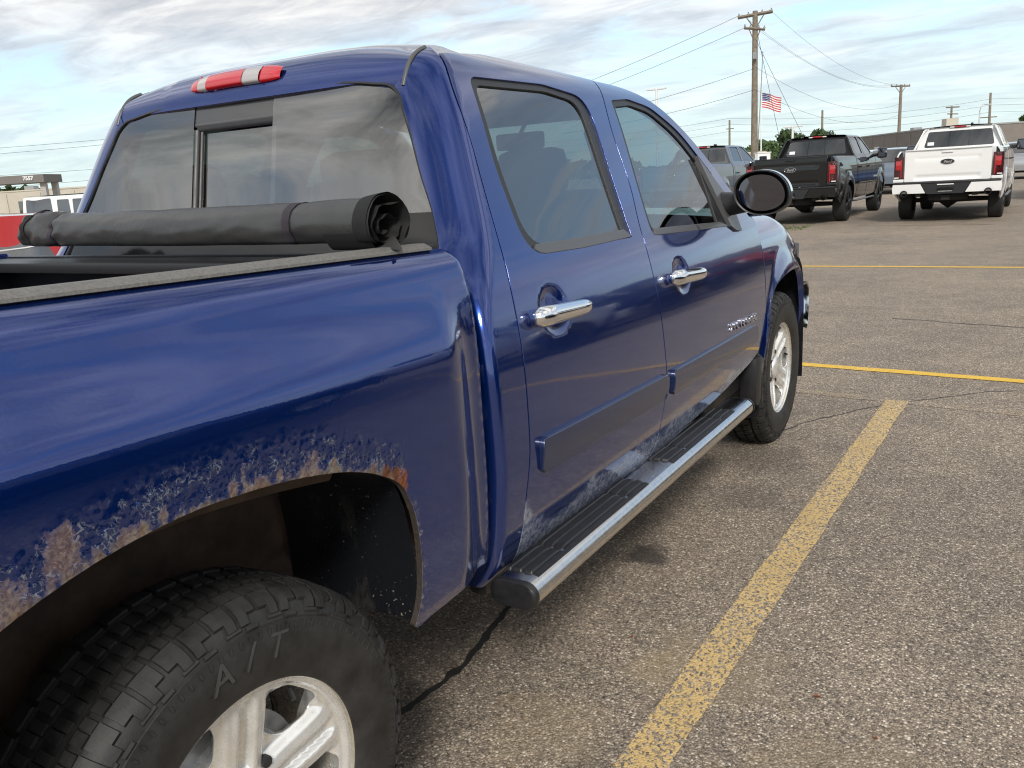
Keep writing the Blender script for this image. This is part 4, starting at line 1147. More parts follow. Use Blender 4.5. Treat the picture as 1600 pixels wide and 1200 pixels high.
b.tube([(-.60,2.68,1.16),(-.24,2.68,1.16)],.02,6);b.tube([(-.42,2.69,1.16),(-.42,2.85,1.10)],.03,8);b.build('steering_wheel',MT['interior'],T,60)
b=MB();b.box((0,2.63,1.625),(.25,.03,.075),bev=.015);b.tube([(0,2.64,1.66),(0,2.70,1.72)],.01,6);b.build('rear_view_mirror',MT['interior'],T,50)
b=MB()
for sx in(1,-1):
    b.tube([(sx*(x-.07),y+.0,z) for x,y,z in [cab3(q[0],q[1]) for q in SEAM_B[6:9]]],.035,8)
islands(b,'b_pillar_trim',MT['interior'],T,50)
# ================================================================= rolled tonneau cover on the bed front
RA=Vector((.862,.598,1.387));RBv=Vector((-.668,.715,1.386))
TC=empty('rolled_tonneau_cover','charcoal vinyl tonneau cover rolled up and strapped across the blue bed','tonneau cover',(0,.66,1.38))
def tpar(o): o.matrix_parent_inverse=Matrix.Translation((0,-.66,-1.38));return o
ax=(RBv-RA).normalized();ay=Vector((0,0,1));azv=ax.cross(ay).normalized()
from mathutils import noise as mnoise
def rollr(t,th):
    p=Vector((t*9,math.cos(th)*1.2,math.sin(th)*1.2));r=.0535+.0028*mnoise.noise(p)+.0016*mnoise.noise(p*2.7)
    if t>.80:
        k=S((t-.80)/.08);r+=.013*k*mnoise.noise(Vector((t*26,math.cos(th)*2.0,math.sin(th)*2.0+5)))
    r-=.010*math.exp(-((t-.885)/.012)**2)*(.6+.7*max(0,math.cos(th-2.6)))
    r-=.0035*math.exp(-((t-.175)/.008)**2)
    if t>.9: r+=.004
    r+=.006*S((.05-t)/.06)
    r+=.0022*math.sin(th*3+t*40)*math.exp(-((t-.175)/.05)**2)
    return r
def rollp(t,th,add=0):
    r=rollr(t,th)+add;c=RA.lerp(RBv,t);c.z-=.004*math.sin(math.pi*t)
    e=azv*(r*1.06*math.cos(th))+ay*(r*math.sin(th))
    if e.z<-.036: e.z=-.036+(e.z+.036)*.35
    return c+e
b=MB();b.grid(lambda a,c:rollp(a,2*math.pi*c),170,56);bmesh.ops.remove_doubles(b.b,verts=b.b.verts,dist=1e-5)
tpar(b.build('rolled_fabric',MT['vinyl'],TC,180))
for t0,t1,nm in ((.166,.184,'strap'),(.880,.893,'strap')):
    b=MB();b.grid(lambda a,c:rollp(t0+(t1-t0)*a,2*math.pi*c,.0022),3,56);tpar(b.build(nm,MT['strap_cloth'],TC,180))
b=MB()
def endband(a,c):
    th=2*math.pi*c;q=rollp(.002+.030*a,th,.0035);return q
b.grid(endband,4,64);tpar(b.build('end_binding',MT['webbing'],TC,180))
b=MB();b.grid(lambda a,c:rollp(.965+.036*a,2*math.pi*c,.003-.014*S((a-.5)*2)),5,56);tpar(b.build('end_binding',MT['webbing'],TC,180))
# spiral of layers seen at the open end
b=MB();tr=2.35
def spir(a,c):
    th=math.radians(200)+c*2*math.pi*tr;k=1-c
    r=(.050*(k**.75)+.006)*(1+.34*mnoise.noise(Vector((math.cos(th)*1.5,math.sin(th)*1.5,c*4)))*(1-.3*c));tt=-.006-.012*math.sin(th*1.0+1)*(1-c)+.09*a+.012*c
    ce=RA.lerp(RBv,tt);ce=ce+azv*(-.004*c)+ay*(-.012*c)
    return ce+azv*(r*1.08*math.cos(th))+ay*(r*math.sin(th))
b.grid(spir,6,140);tpar(b.build('inner_layers',pm('vinyl_inside',(.022,.022,.023),.55),TC,180))
b=MB();b.grid(lambda a,c:Vector((.825+.105*a-.01*c,.575-.03*a+.075*c*(1-.75*a),1.338+.012*math.sin(a*4)*c-.006*a+.010*c)),8,5);tpar(b.build('loose_flap',MT['vinyl'],TC,180))
MB().lathe([(-.02,.008),(0,.010),(.012,.010),(.016,.006),(.016,0)],12,'Y',(-.865,.40,1.345)).build('rail_knob',MT['galv'],T,60)
MB().tube([(-.872,.60,1.331),(-.872,.70,1.329),(-.870,.78,1.331),(-.868,.83,1.336)],[.005,.004,.004,.005],6).build('rail_cable_tie',MT['white_plastic'],T,60)
# ================================================================= other vehicles
def cpaint(name,col,metal=.0,rough=.35):
    return pm(name,col,rough,metal,coat=1,coat_r=.02,spec=.15)
pm('far_glass',(.012,.014,.015),.03,spec=1.0,ior=1.9);pm('far_tyre',(.018,.018,.018),.75);pm('far_rim_dark',(.03,.03,.032),.3,.6);pm('far_rim',(.45,.45,.45),.3,.8)
pm('tail_red',(.42,.012,.016),.12,coat=1);pm('tail_dark',(.05,.006,.008),.12,coat=1);pm('lamp_white',(.75,.74,.72),.12,coat=1);pm('sticker',(.78,.78,.76),.6);pm('emblem_dark',(.012,.014,.02),.2,coat=1)
pm('exhaust',(.03,.03,.03),.3,.8);pm('under',(.02,.018,.017),.8)
_ff=smooth(pchip([.35,.42,.55,.80,1.0,1.2,1.36,1.43,1.47,1.52,1.70,1.86,1.91,1.945,1.955],[.85,.93,.975,1.0,.995,.985,.962,.93,.895,.875,.795,.725,.69,.60,.52]),.30,1.955,.016)
def copy_tree(o,loc=None,rot=None,label=None,parent=None,swap=None):
    c=o.copy();COL.objects.link(c)
    if parent is not None:c.parent=parent
    if loc is not None:c.location=loc
    if rot is not None:c.rotation_euler=(0,0,rot)
    if label:c['label']=label
    if swap and c.type=='MESH':
        for i,s in enumerate(c.material_slots):
            m0=c.data.materials[i]
            if m0 and m0.name in swap:
                s.link='OBJECT';s.material=MT[swap[m0.name]]
    for ch in list(o.children): copy_tree(ch,parent=c,swap=swap)
    return c
def truck(name,label,loc,rot,paint,bumper,sc=1.05,twin=True,group='pickup trucks parked across the lot',wmat='far_rim_dark'):
    P_=MT[paint];R=empty(name,label,'pickup truck',loc,rot,group);R.scale=(sc,sc,sc)
    def Fs(u,v):
        x=_ff(v)
        for c in(0,3.69):
            d=math.hypot(u-c,v-.45);x+=.03*S((.66-d)/.12)
        if u>4.1:x-=.35*(u-4.1)**2
        if u<-.9:x-=.25*(u+.9)**2
        return (x,u,v)
    def both(nm,poly,mat=P_,holes=(),d=0,step=.07,fl=.03,par=None):
        F=Fs if not d else offset(Fs,d);res=[]
        res.append(panel(nm,mat,par or R,dens(poly,.06),F,holes=holes,step=step,gap=.005,flange=fl,hole_gap=0)[0])
        Fm=lambda u,v:(-F(u,v)[0],F(u,v)[1],F(u,v)[2])
        res.append(panel(nm,mat,par or R,dens(poly,.06),Fm,holes=holes,step=step,gap=.005,flange=fl,out=(-1,0,0),hole_gap=0)[0])
        return res
    def archp(c,r=.47):
        return [(c+r*math.cos(a)*1.0,.45+r*.98*math.sin(a)) for a in [math.radians(188-196*k/16) for k in range(17)]]
    both('bed_side',[(-1.20,.60)]+archp(0)+[(.80,.52),(.82,1.44),(-1.20,1.46)])
    both('cab_corner',[(.83,.50),(.95,.50),(.95,1.43),(1.10,1.86),(1.12,1.93),(.98,1.90),(.86,1.44)])
    w1=rpoly([(1.10,1.49,.05),(1.22,1.88,.05),(1.85,1.885,.05),(1.82,1.485,.03)]);w2=rpoly([(1.99,1.48,.03),(2.04,1.885,.04),(2.30,1.88,.2),(2.95,1.46,.08)])
    rd=both('rear_door',[(.96,.50),(1.88,.47),(1.95,1.40),(1.95,1.93),(1.14,1.94),(1.11,1.86),(.96,1.43)],holes=[w1])
    fd=both('front_door',[(1.90,.47),(3.00,.50),(3.04,1.0),(3.06,1.42),(2.72,1.66),(2.44,1.86),(2.25,1.93),(1.97,1.935),(1.97,1.40)],holes=[w2])
    for prs,w in ((rd,w1),(fd,w2)):
        for k,o in enumerate(prs):
            F=offset(Fs,-.012) if k==0 else (lambda u,v,G=offset(Fs,-.012):(-G(u,v)[0],G(u,v)[1],G(u,v)[2]))
            panel('window',MT['far_glass'],o,w,F,step=.12,gap=-.004,flange=0,out=(1 if k==0 else -1,0,0))
            sx=1 if k==0 else -1
            y=1.05 if w is w1 else 2.0
            MB().tube([(sx*1.0,y,1.18),(sx*1.025,y+.03,1.18),(sx*1.025,y+.18,1.175),(sx*1.0,y+.21,1.175)],.015,6).build('handle',MT['gloss_black'],o,60)
    both('fender',[(3.02,.52)]+archp(3.69)+[(4.30,.62),(4.42,.80),(4.42,1.0),(4.25,1.20),(3.7,1.33),(3.08,1.40)])
    # tail
    def Ft(u,v):
        y=-1.235+.015*math.cos(u*1.6)-.018*S((v-1.27)/.06)*S((1.43-v)/.05)*0
        y+= .022*S((v-1.22)/.05)*S((.62-abs(u))/.10)*S((1.33-v)/.03)
        y+= .020*S((.99-v)/.05)*S((.62-abs(u))/.08)*S((v-.86)/.03)
        return (u,y,v)
    tg=panel('tailgate',P_,R,dens(rpoly([(-.785,.83,.02),(.785,.83,.02),(.785,1.452,.03),(-.785,1.452,.03)]),.04),Ft,step=.045,gap=.004,flange=.05,out=(0,-1,0))[0]
    MB().box((0,-1.225,1.458),(1.56,.06,.02),bev=.006).build('spoiler_lip',MT['black_plastic'] if paint!='truck_white' else P_,tg,40)
    em=MB();em.lathe([(-.012,.0),(-.012,.92),(0,1.0)],32,'Y');em.b.verts.ensure_lookup_table()
    for v in em.b.verts: v.co=Vector((v.co.x*.128,-1.212+v.co.y,1.205+v.co.z*.052))
    eo=em.build('oval_emblem',MT['emblem_dark'],tg,40)
    em=MB().tube([(.128*math.cos(a),-1.224,1.205+.052*math.sin(a)) for a in [2*math.pi*k/32 for k in range(33)]],.006,6,cap=False);em.build('emblem_ring',MT['chrome'],tg,60)
    text_mesh('script_lettering','Ford',.072,MT['chrome'],tg,frame((0,-1.2265,1.203),(1,0,0),(0,0,1)),.002,.35,.002)
    MB().box((0,-1.242,1.405),(.20,.012,.035),bev=.004).build('tailgate_handle',MT['gloss_black'] if paint!='truck_white' else P_,tg,40)
    for sx in(1,-1):
        lr=MB();lr.grid(lambda a,c:(sx*(.80+.185*a-.0*a),-1.245+.05*a**2+.0*c,.90+.44*c),5,6);lr.grid(lambda a,c:(sx*(.985+.006*math.sin(a*3)),-1.195+.16*a,.93+.38*c),4,6)
        l=lr.build('tail_light',MT['tail_dark'],R,60)
        b=MB();b.box((sx*.895,-1.250,1.17),(.11,.012,.18),bev=.004);b.build('lamp_bar',MT['tail_red'],l,40)
        b=MB();b.box((sx*.845,-1.250,1.10),(.02,.012,.36),bev=.004);b.build('lamp_bar',MT['tail_red'],l,40)
        b=MB();b.box((sx*.93,-1.249,.925),(.09,.012,.022),bev=.003);b.build('reverse_lamp',MT['lamp_white'],l,40)
        pil=MB();pil.box((sx*.89,-1.215,.862),(.20,.07,.06),bev=.01);pil.build('corner_filler',P_,R,40)
    MB().box((0,-1.26,.805),(1.94,.12,.035),bev=.01).build('bumper_step',MT['black_plastic'],R,40)
    BM=MT[bumper]
    for sx in(1,-1):
        b=MB();poly=[(.36,.60),(.98,.60),(.995,.70),(.98,.785),(.46,.785)]
        b.prism([(x*sx,z) for x,z in poly],lambda x,z:(x,-1.36+.10*max(0,abs(x)-.6)**2*3,z),lambda x,z:(x,-1.16,z));b.build('bumper_end',BM,R,30)
        b=MB();b.lathe([(-.05,.055),(-.05,.068),(.06,.068),(.06,.05),(-.04,.05)],20,'Y',(sx*.76,-1.36,.60))
        if twin or sx>0:b.build('exhaust_tip',MT['exhaust'],R,40)
    bc=MB();bc.prism([(-.33,.58),(.33,.58),(.45,.785),(-.45,.785)],lambda x,z:(x,-1.355,z),lambda x,z:(x,-1.20,z));bo=bc.build('bumper_centre',MT['black_plastic'],R,30)
    MB().box((0,-1.36,.69),(.30,.01,.10),bev=.004).build('plate_recess',MT['gloss_black'],bo,30)
    if twin: MB().box((0,-1.362,.765),(.30,.008,.018)).build('dealer_strip',MT['sticker'],bo)
    MB().box((0,-1.362,.628),(.26,.008,.018),bev=.003).build('step_strip',MT['galv'],bo)
    # cab back, glass, roof
    def Fb(u,v):
        y=.93+(v-1.45)*.40+.02*u*u
        if v>1.86:y+=.8*(v-1.86)
        return (u,y,v)
    rw=rpoly([(-.70,1.50,.05),(.70,1.50,.05),(.625,1.845,.05),(-.625,1.845,.05)])
    cb=panel('cab_back',P_,R,dens([(-.86,1.42),(.86,1.42),(.74,1.80),(.62,1.93),(-.62,1.93),(-.74,1.80)],.06),Fb,holes=[rw],step=.07,gap=0,flange=.02,out=(0,-1,0),hole_gap=0)[0]
    panel('rear_window',MT['far_glass'],cb,dens(rw,.06),lambda u,v:(u,Fb(u,v)[1]+.008,v),step=.1,gap=-.004,flange=0,out=(0,-1,0))
    for x in(-.20,.20): MB().tube([(x,Fb(x,1.51)[1]+.001,1.51),(x*.95,Fb(x,1.84)[1]+.001,1.84)],.007,6).build('slider_frame',MT['black_plastic'],cb)
    MB().box((-.56,Fb(0,1.58)[1]+.002,1.585),(.13,.004,.075),rot=Matrix.Rotation(-.38,3,'X')).build('window_sticker',MT['sticker'],cb)
    MB().grid(lambda a,c:(-.62+1.24*a,1.09+1.36*c,1.935+.025*math.sin(math.pi*a)-.06*S((c-.6)/.4)+.0),8,8).build('roof',P_,R,180)
    b=MB().box((0,1.125,1.925),(.22,.05,.03),bev=.008).build('brake_light',MT['tail_red'],R,40)
    for sx in(1,-1): MB().box((sx*.16,1.13,1.922),(.09,.05,.028),bev=.008).build('lamp_end',MT['lamp_white'],b,40)
    MB().box((.20,1.55,1.975),(.05,.16,.05),bev=.015).build('antenna_fin',MT['gloss_black'],R,50)
    for sx in(1,-1):
        b=MB();b.tube([(sx*.93,2.86,1.42),(sx*1.06,2.84,1.43)],.04,8);m_=b.build('door_mirror',MT['black_plastic'],R,50)
        b=MB().box((sx*1.17,2.82,1.47),(.22,.11,.25),bev=.04);b.build('mirror_housing',MT['gloss_black'],m_,50)
        MB().box((sx*1.17,2.763,1.47),(.17,.006,.19),bev=.002).build('mirror_glass',MT['mirror_glass'],m_)
    # front
    MB().grid(lambda a,c:(-.88+1.76*a,3.05+1.40*c,1.385-.17*c**2.2+.03*math.sin(math.pi*a)),8,8).build('hood',P_,R,180)
    MB().grid(lambda a,c:((2*a-1)*(.85-.20*c),3.08-.68*c+.08*(1-(2*a-1)**2),1.39+.52*c),10,5).build('windscreen',MT['far_glass'],R,180)
    MB().box((0,4.44,.96),(1.50,.10,.46),bev=.04).build('grille',MT['gloss_black'],R,40)
    MB().box((0,4.50,.62),(1.86,.20,.24),bev=.05).build('front_bumper',BM if bumper!='truck_white' else P_,R,40)
    for sx in(1,-1): MB().box((sx*.82,4.40,1.03),(.24,.14,.24),bev=.04).build('headlight',MT['lamp_white'],R,40)
    # bed, under-body
    MB().box((0,-.18,.86),(1.72,1.95,.05)).build('bed_floor',MT['bed_liner'],R)
    for sx in(1,-1): MB().box((sx*.865,-.18,1.15),(.05,1.95,.58)).build('bed_wall',MT['bed_liner'],R)
    MB().box((0,.81,1.15),(1.76,.05,.60)).build('bed_front_wall',P_,R)
    MB().box((0,1.9,.52),(1.70,2.2,.14),bev=.03).build('floor_pan',MT['under'],R)
    for sx in(1,-1):
        MB().box((sx*.52,1.6,.60),(.10,5.6,.15)).build('frame_rail',MT['under'],R)
        MB().tube([(sx*.95,.65,.42),(sx*.99,.75,.42),(sx*.99,2.75,.42),(sx*.95,2.85,.42)],.04,8,flat=.6).build('side_step',MT['grey_trim'],R,60)
    MB().tube([(-.75,0,.40),(-.22,0,.40),(-.05,0,.38),(.12,0,.40),(.75,0,.40)],[.045,.06,.17,.06,.045],12).build('rear_axle',MT['under'],R,60)
    MB().box((0,-1.15,.50),(.16,.20,.10),bev=.01).build('tow_hitch',MT['under'],R)
    MB().lathe([(.43,.0),(.43,.36),(.50,.39),(.60,.36),(.60,0)],24,'Z',(0,-.72,0)).build('spare_tyre',MT['far_tyre'],R,60)
    for (wy,sx) in ((0,1),(0,-1),(3.69,1),(3.69,-1)):
        w=MB().lathe([(sx*.735,.24),(sx*.715,.33),(sx*.725,.385),(sx*.75,.408),(sx*.96,.408),(sx*.985,.385),(sx*.995,.33),(sx*.985,.25),(sx*.96,.245)],36,'X',(0,wy,.408)).build('wheel',MT['far_tyre'],R,35)
        b=MB();b.lathe([(sx*.975,.252),(sx*.985,.245),(sx*.965,.225),(sx*.88,.21),(sx*.86,.0)],30,'X',(0,wy,.408))
        for k in range(6):
            a=k*math.pi/3+.3;d=Vector((0,math.cos(a),math.sin(a)))
            b.tube([Vector((sx*.955,wy,.408))+d*.03,Vector((sx*.965,wy,.408))+d*.235],[.045,.028],6,flat=.6)
        b.build('rim',MT[wmat],w,40)
    return R
cpaint('truck_white',(.76,.76,.75));cpaint('truck_black',(.003,.003,.0035),rough=.6);cpaint('truck_grey',(.15,.155,.165),.6);cpaint('truck_red',(.26,.012,.014));cpaint('car_blue',(.02,.05,.14),.4);cpaint('car_steel',(.16,.20,.25),.4);cpaint('car_silver',(.40,.41,.42),.5);cpaint('car_navy',(.008,.012,.03))
cpaint('car_red',(.50,.014,.016))
G='pickup trucks parked across the lot'
tw=truck('pickup_truck','white pickup with two exhaust tips and black bumper centre seen from behind',(.47,20.9,0),-math.radians(.8),'truck_white','truck_white')
tb=truck('pickup_truck','glossy black pickup seen from behind beside the white pickup',(-2.75,20.9,0),-math.radians(2.0),'truck_black','truck_black',twin=False)
SWB={'truck_black':'truck_grey'}
copy_tree(tb,(-6.45,23.0,0),-math.radians(2.5),'dark grey pickup left of the black pickup, half hidden by the blue fender',swap=SWB)
def rowtruck(x,y,rot,lab,sw):
    return copy_tree(tb,(x,y,0),rot,lab,swap={'truck_black':sw})
rowtruck(3.25,28.6,-math.radians(4),'grey pickup right of the white pickup at the picture edge','truck_grey')
# --- smaller generic car / van bodies
def smallcar(name,label,cat,loc,rot,paint,outline,glassq,side_w,wb,wr,half,belt,tumble,group='cars in the far rows',roof=None,sc=1.0,tail='tail_red'):
    """outline: (y,z) from rear sill over the roof to front sill; glassq: index pairs of outline segments that are screens"""
    P_=MT[paint];R=empty(name,label,cat,loc,rot,group);R.scale=(sc,)*3
    def X(y,z):
        x=half-.05*max(0,(.55-z)/.3)
        if z>belt:x-=(z-belt)*tumble
        L=wb/2
        x-=.045*max(0,abs(y-L)/(L)-1.05)**2*6
        return max(.3,x)
    F=lambda u,v:(X(u,v),u,v);Fm=lambda u,v:(-X(u,v),u,v)
    ar=lambda c:[(c+(wr+.07)*math.cos(a),wr+(wr+.07)*math.sin(a)) for a in [math.radians(180*k/12) for k in range(13)]]
    zb=outline[0][1]
    poly=[q for q in outline]+[(wb+wr+.10,outline[-1][1])]+ar(wb)+ar(0)
    for FF,o in ((F,1),(Fm,-1)):
        bd=panel('body_side',P_,R,dens(poly,.10),FF,step=.12,gap=0,flange=.02,out=(o,0,0))[0]
        for w in side_w:
            G_=offset(FF,.004,(o,0,0));panel('side_window',MT['far_glass'],bd,rpoly([(a,b,.04) for a,b in w]),G_,step=.15,gap=0,flange=.01,rnd=.002,out=(o,0,0))
    b=MB();od=dens(outline+[(0,0)],.12)
    od=[]
    for a,c in zip(outline,outline[1:]):
        m=max(1,int(math.dist(a,c)/.15));od+=[(a[0]+(c[0]-a[0])*k/m,a[1]+(c[1]-a[1])*k/m) for k in range(m)]
    od.append(outline[-1])
    b.grid(lambda s,t:(lambda q:((2*s-1)*X(*q),q[0],q[1]+.02*(1-(2*s-1)**2)*(1 if q[1]>belt else .3)))(od[min(len(od)-1,int(round(t*(len(od)-1))))]),8,len(od)-1)
    b.build('body_shell',P_,R,50)
    for i in glassq:
        a,c=Vector(outline[i]),Vector(outline[i+1]);d=(c-a).normalized();n=Vector((-d.y,d.x))
        if n.y<0:n=-n
        b=MB();b.grid(lambda s,t:(lambda q:((2*s-1)*(X(q.x,q.y)-.07),q.x+n.x*.012,q.y+n.y*.012+.02*(1-(2*s-1)**2)))(a+(c-a)*(.06+.88*t)),6,4);b.build('windscreen',MT['far_glass'],R,60)
    if roof:
        i,mat=roof;a,c=Vector(outline[i]),Vector(outline[i+1]);b=MB();b.grid(lambda s,t:(lambda q:((2*s-1)*(X(q.x,q.y)+.01),q.x,q.y+.03+.02*(1-(2*s-1)**2)))(a+(c-a)*t),6,4);b.build('roof_panel',MT[mat],R,60)
    MB().box((0,wb/2,wr),(2*half-.25,wb+1.0,.12)).build('floor_pan',MT['under'],R)
    for sx in(1,-1):
        y0=outline[1][0];MB().box((sx*(half-.16),y0+.02,belt-.10),(.22,.08,.20),bev=.03).build('tail_light',MT[tail],R,40)
        y1=outline[-2][0];MB().box((sx*(half-.24),y1-.05,outline[-2][1]-.05),(.30,.12,.14),bev=.03).build('headlight',MT['lamp_white'],R,40)
        MB().box((sx*(half+.09),wb*.62,belt+.06),(.18,.10,.15),bev=.035).build('door_mirror',MT['black_plastic'],R,50)
    for wy in(0,wb):
        for sx in(1,-1):
            w=MB().lathe([(sx*(half-.25),.1),(sx*(half-.24),wr-.02),(sx*(half-.22),wr),(sx*(half-.05),wr),(sx*(half-.03),wr-.03),(sx*(half-.035),wr*.68)],28,'X',(0,wy,wr)).build('wheel',MT['far_tyre'],R,40)
            b=MB().lathe([(sx*(half-.035),wr*.68),(sx*(half-.05),wr*.60),(sx*(half-.06),.07),(sx*(half-.05),.0)],20,'X',(0,wy,wr))
            for k in range(5):
                a=2*math.pi*k/5;d=Vector((0,math.cos(a),math.sin(a)));b.tube([Vector((sx*(half-.05),wy,wr))+d*.03,Vector((sx*(half-.035),wy,wr))+d*wr*.62],[.05,.03],6,flat=.5)
            b.build('rim',MT['far_rim'],w,40)
    return R
SUV=dict(outline=[(-.88,.45),(-.92,.95),(-.80,1.12),(-.62,1.60),(-.45,1.70),(.9,1.74),(1.75,1.68),(2.60,1.16),(3.45,1.02),(3.62,.80),(3.60,.40)],glassq=(2,6),side_w=[[(-.52,1.18),(-.42,1.56),(.12,1.60),(.16,1.16)],[(.24,1.16),(.22,1.60),(1.02,1.61),(1.06,1.14)],[(1.14,1.14),(1.12,1.60),(1.62,1.56),(2.22,1.14)]],wb=2.75,wr=.36,half=.94,belt=1.10,tumble=.36)
HATCH=dict(outline=[(-.78,.40),(-.82,.80),(-.66,.98),(-.62,1.44),(-.50,1.475),(.9,1.50),(1.6,1.42),(2.45,1.0),(3.3,.86),(3.45,.65),(3.42,.36)],glassq=(2,6),side_w=[[(-.50,1.02),(-.40,1.335),(.12,1.36),(.16,1.0)],[(.24,1.0),(.22,1.365),(.98,1.37),(1.02,.98)],[(1.10,.98),(1.08,1.365),(1.5,1.31),(2.10,.98)]],wb=2.65,wr=.33,half=.90,belt=.98,tumble=.33)
BOXY=dict(outline=[(-.62,.60),(-.70,1.10),(-.70,1.12),(-.62,1.80),(-.55,1.83),(1.6,1.84),(1.68,1.82),(2.00,1.22),(3.30,1.12),(3.42,.95),(3.40,.55)],glassq=(2,6),side_w=[[(-.55,1.20),(-.52,1.74),(.38,1.76),(.42,1.18)],[(.60,1.20),(.60,1.70),(1.02,1.70),(1.06,1.20)],[(1.16,1.20),(1.16,1.70),(1.56,1.70),(1.76,1.20)]],wb=3.0,wr=.41,half=.88,belt=1.18,tumble=.12)
rc=smallcar('red_hatchback','red hatchback in the next bay left of the blue pickup','car',(-3.18,1.36,0),math.pi,'car_red',group='',sc=.965,**HATCH)
MB().box((0,-.60,1.470),(1.10,.16,.03),bev=.01).build('roof_spoiler',MT['car_red'],rc,40)
jp=smallcar('boxy_suv','white boxy four-door off-roader with black top in front of the beige building','suv',(-28.8,17.4,0),math.radians(-58),'truck_white',roof=(4,'black_plastic'),group='cars along the left row',**BOXY)
jp2=smallcar('suv','white crossover farthest left behind the red hatchback','suv',(-29.0,8.2,0),math.radians(-60),'truck_white',group='cars along the left row',**SUV)
copy_tree(jp2,(-32.5,20.0,0),math.radians(-58),'silver crossover behind the cab right of the white off-roader',swap={'truck_white':'car_silver'})
FR='cars in the far rows'
s1=smallcar('suv','white crossover between the black and the white pickup','suv',(-4.35,43.0,0),math.radians(172),'truck_white',group=FR,**SUV)
copy_tree(s1,(-2.75,38.6,0),math.radians(176),'steel blue crossover facing the lot left of the white pickup',swap={'truck_white':'car_steel'})
copy_tree(s1,(-.75,44,0),math.radians(176),'black crossover hidden behind the white pickup',swap={'truck_white':'truck_black'})
copy_tree(s1,(1.6,50,0),math.radians(176),'silver crossover far behind the grey pickup at the right edge',swap={'truck_white':'car_silver'})
copy_tree(s1,(4.2,50,0),math.radians(176),'blue crossover far right behind the grey pickup',swap={'truck_white':'car_blue'})
copy_tree(s1,(-7.6,44,0),math.radians(174),'black crossover hidden behind the black pickup',swap={'truck_white':'truck_black'})
copy_tree(s1,(-10.6,44.5,0),math.radians(174),'silver crossover hidden behind the grey pickup',swap={'truck_white':'car_silver'})
# cars of the row to the right, seen mirrored in the blue doors
RR='cars of the row mirrored in the blue doors'
for x,y,sw,lab in ((9.6,9.0,'car_silver','silver pickup of the row mirrored in the bed front'),(9.4,12.6,'car_navy','navy pickup of the row mirrored in the rear door'),(9.5,16.2,'truck_black','black pickup of the row mirrored at the door seam'),(9.5,20.0,'truck_red','dark red pickup of the row mirrored in the front door'),(9.6,24.0,'truck_grey','grey pickup of the row mirrored in the front door'),(9.8,28.0,'truck_red','second dark red pickup of the row mirrored in the fender'),(10.0,32.5,'car_navy','second navy pickup of the row mirrored in the fender')):
    o=rowtruck(x,y,math.radians(70),lab,sw);o['group']=RR
cb=copy_tree(s1,(6.0,1.2,0),math.radians(4),'dark blue crossover mirrored in the bed side',swap={'truck_white':'car_navy'});cb['group']=RR
cb=copy_tree(s1,(8.7,.6,0),math.radians(4),'silver crossover mirrored beside the dark blue one',swap={'truck_white':'car_silver'});cb['group']=RR
# ================================================================= poles, wires, flag
pm('old_wood',(.20,.165,.125),.85,noise=(6,.3));pm('pale_metal',(.55,.56,.57),.45,.3);pm('wire',(.03,.03,.033),.6);pm('ceramic',(.20,.17,.15),.3)
def upole(label,base,top,r,arms,name='utility_pole',mat='old_wood',ins=True):
    b=Vector(base);t=Vector(top);R=empty(name,label,'pole',b);z=lambda p:Vector(p)-b
    MB().tube([(0,0,0),t-b],[r*1.15,r*.8],10).build('shaft',MT[mat],R,60)
    for a,c,th in arms:
        a=z(a);c=z(c);d=(c-a).normalized();m=(a+c)/2
        MB().tube([a,c],th,4).build('crossarm',MT[mat],R)
        if ins:
            for f in(.03,.30,.70,.97):
                q=a.lerp(c,f);MB().lathe([(0,.045),(.10,.06),(.13,.03),(.18,.04),(.20,0)],8,'Z',q).build('insulator',MT['ceramic'],R,60)
            for f in(.22,.78):
                q=a.lerp(c,f);ax_=(t-b)*((m.z-.75)/((t-b).z));MB().tube([q,ax_],.03,4).build('arm_brace',MT[mat],R)
    return R
UP=[((-12.18,47.16,9.13),(-10.62,48.2,9.35),.09),((-11.85,47.2,8.57),(-10.90,47.78,8.44),.07)]
p1=upole('tall wooden utility pole with two crossarms behind the grey pickup',(-11.25,47.2,0),(-11.41,47.7,9.42),.17,UP)
MB().box((-.02,.0,7.1),(.16,.30,.35),bev=.02).build('cable_clamp',MT['galv'],p1)
MB().tube([(.33,.3,7.3),(.22,.3,4.6),(.10,.25,2.0)],.025,6).build('conduit',MT['galv'],p1)
p2=upole('second utility pole between the black and the white pickup',(-9.30,90.2,0),(-9.40,91.0,7.95),.16,[((-10.24,90.5,7.86),(-8.67,91.45,7.80),.07)])
p3=upole('far utility pole with two crossarms above the white pickup roof',(-7.7,127.9,0),(-7.8,128.2,7.25),.16,[((-8.44,127.81,7.14),(-6.93,128.74,7.12),.08),((-8.23,127.7,6.31),(-7.01,128.44,6.23),.07)],ins=False)
p4=upole('bare wooden pole right of the curved street lamp',(-2.8,118.2,0),(-3.05,119.3,8.0),.16,[((-4.0,118.5,5.2),(-2.2,119.2,5.2),.06)],ins=False)
p5=upole('slim bare pole above the black pickup roof',(-17.6,96.5,0),(-17.88,97.5,6.6),.13,[],ins=False)
p6=upole('slim bare pole left of the tall utility pole',(-29.2,101.5,0),(-29.5,102.4,6.7),.13,[((-29.9,102.3,5.7),(-29.0,102.5,5.7),.05)],ins=False)
sl_=empty('street_lamp','grey curved street lamp left of the bare wooden pole','street lamp',(-3.6,112,0));MB().tube([(0,0,0),(-.1,.2,5.6),(-.05,.25,6.1),(.2,.5,6.45),(.55,.8,6.45)],.07,8).build('lamp_post',MT['pale_metal'],sl_,60)
MB().box((.7,.9,6.42),(.45,.2,.10),bev=.03).build('lamp_head',MT['pale_metal'],sl_,50)
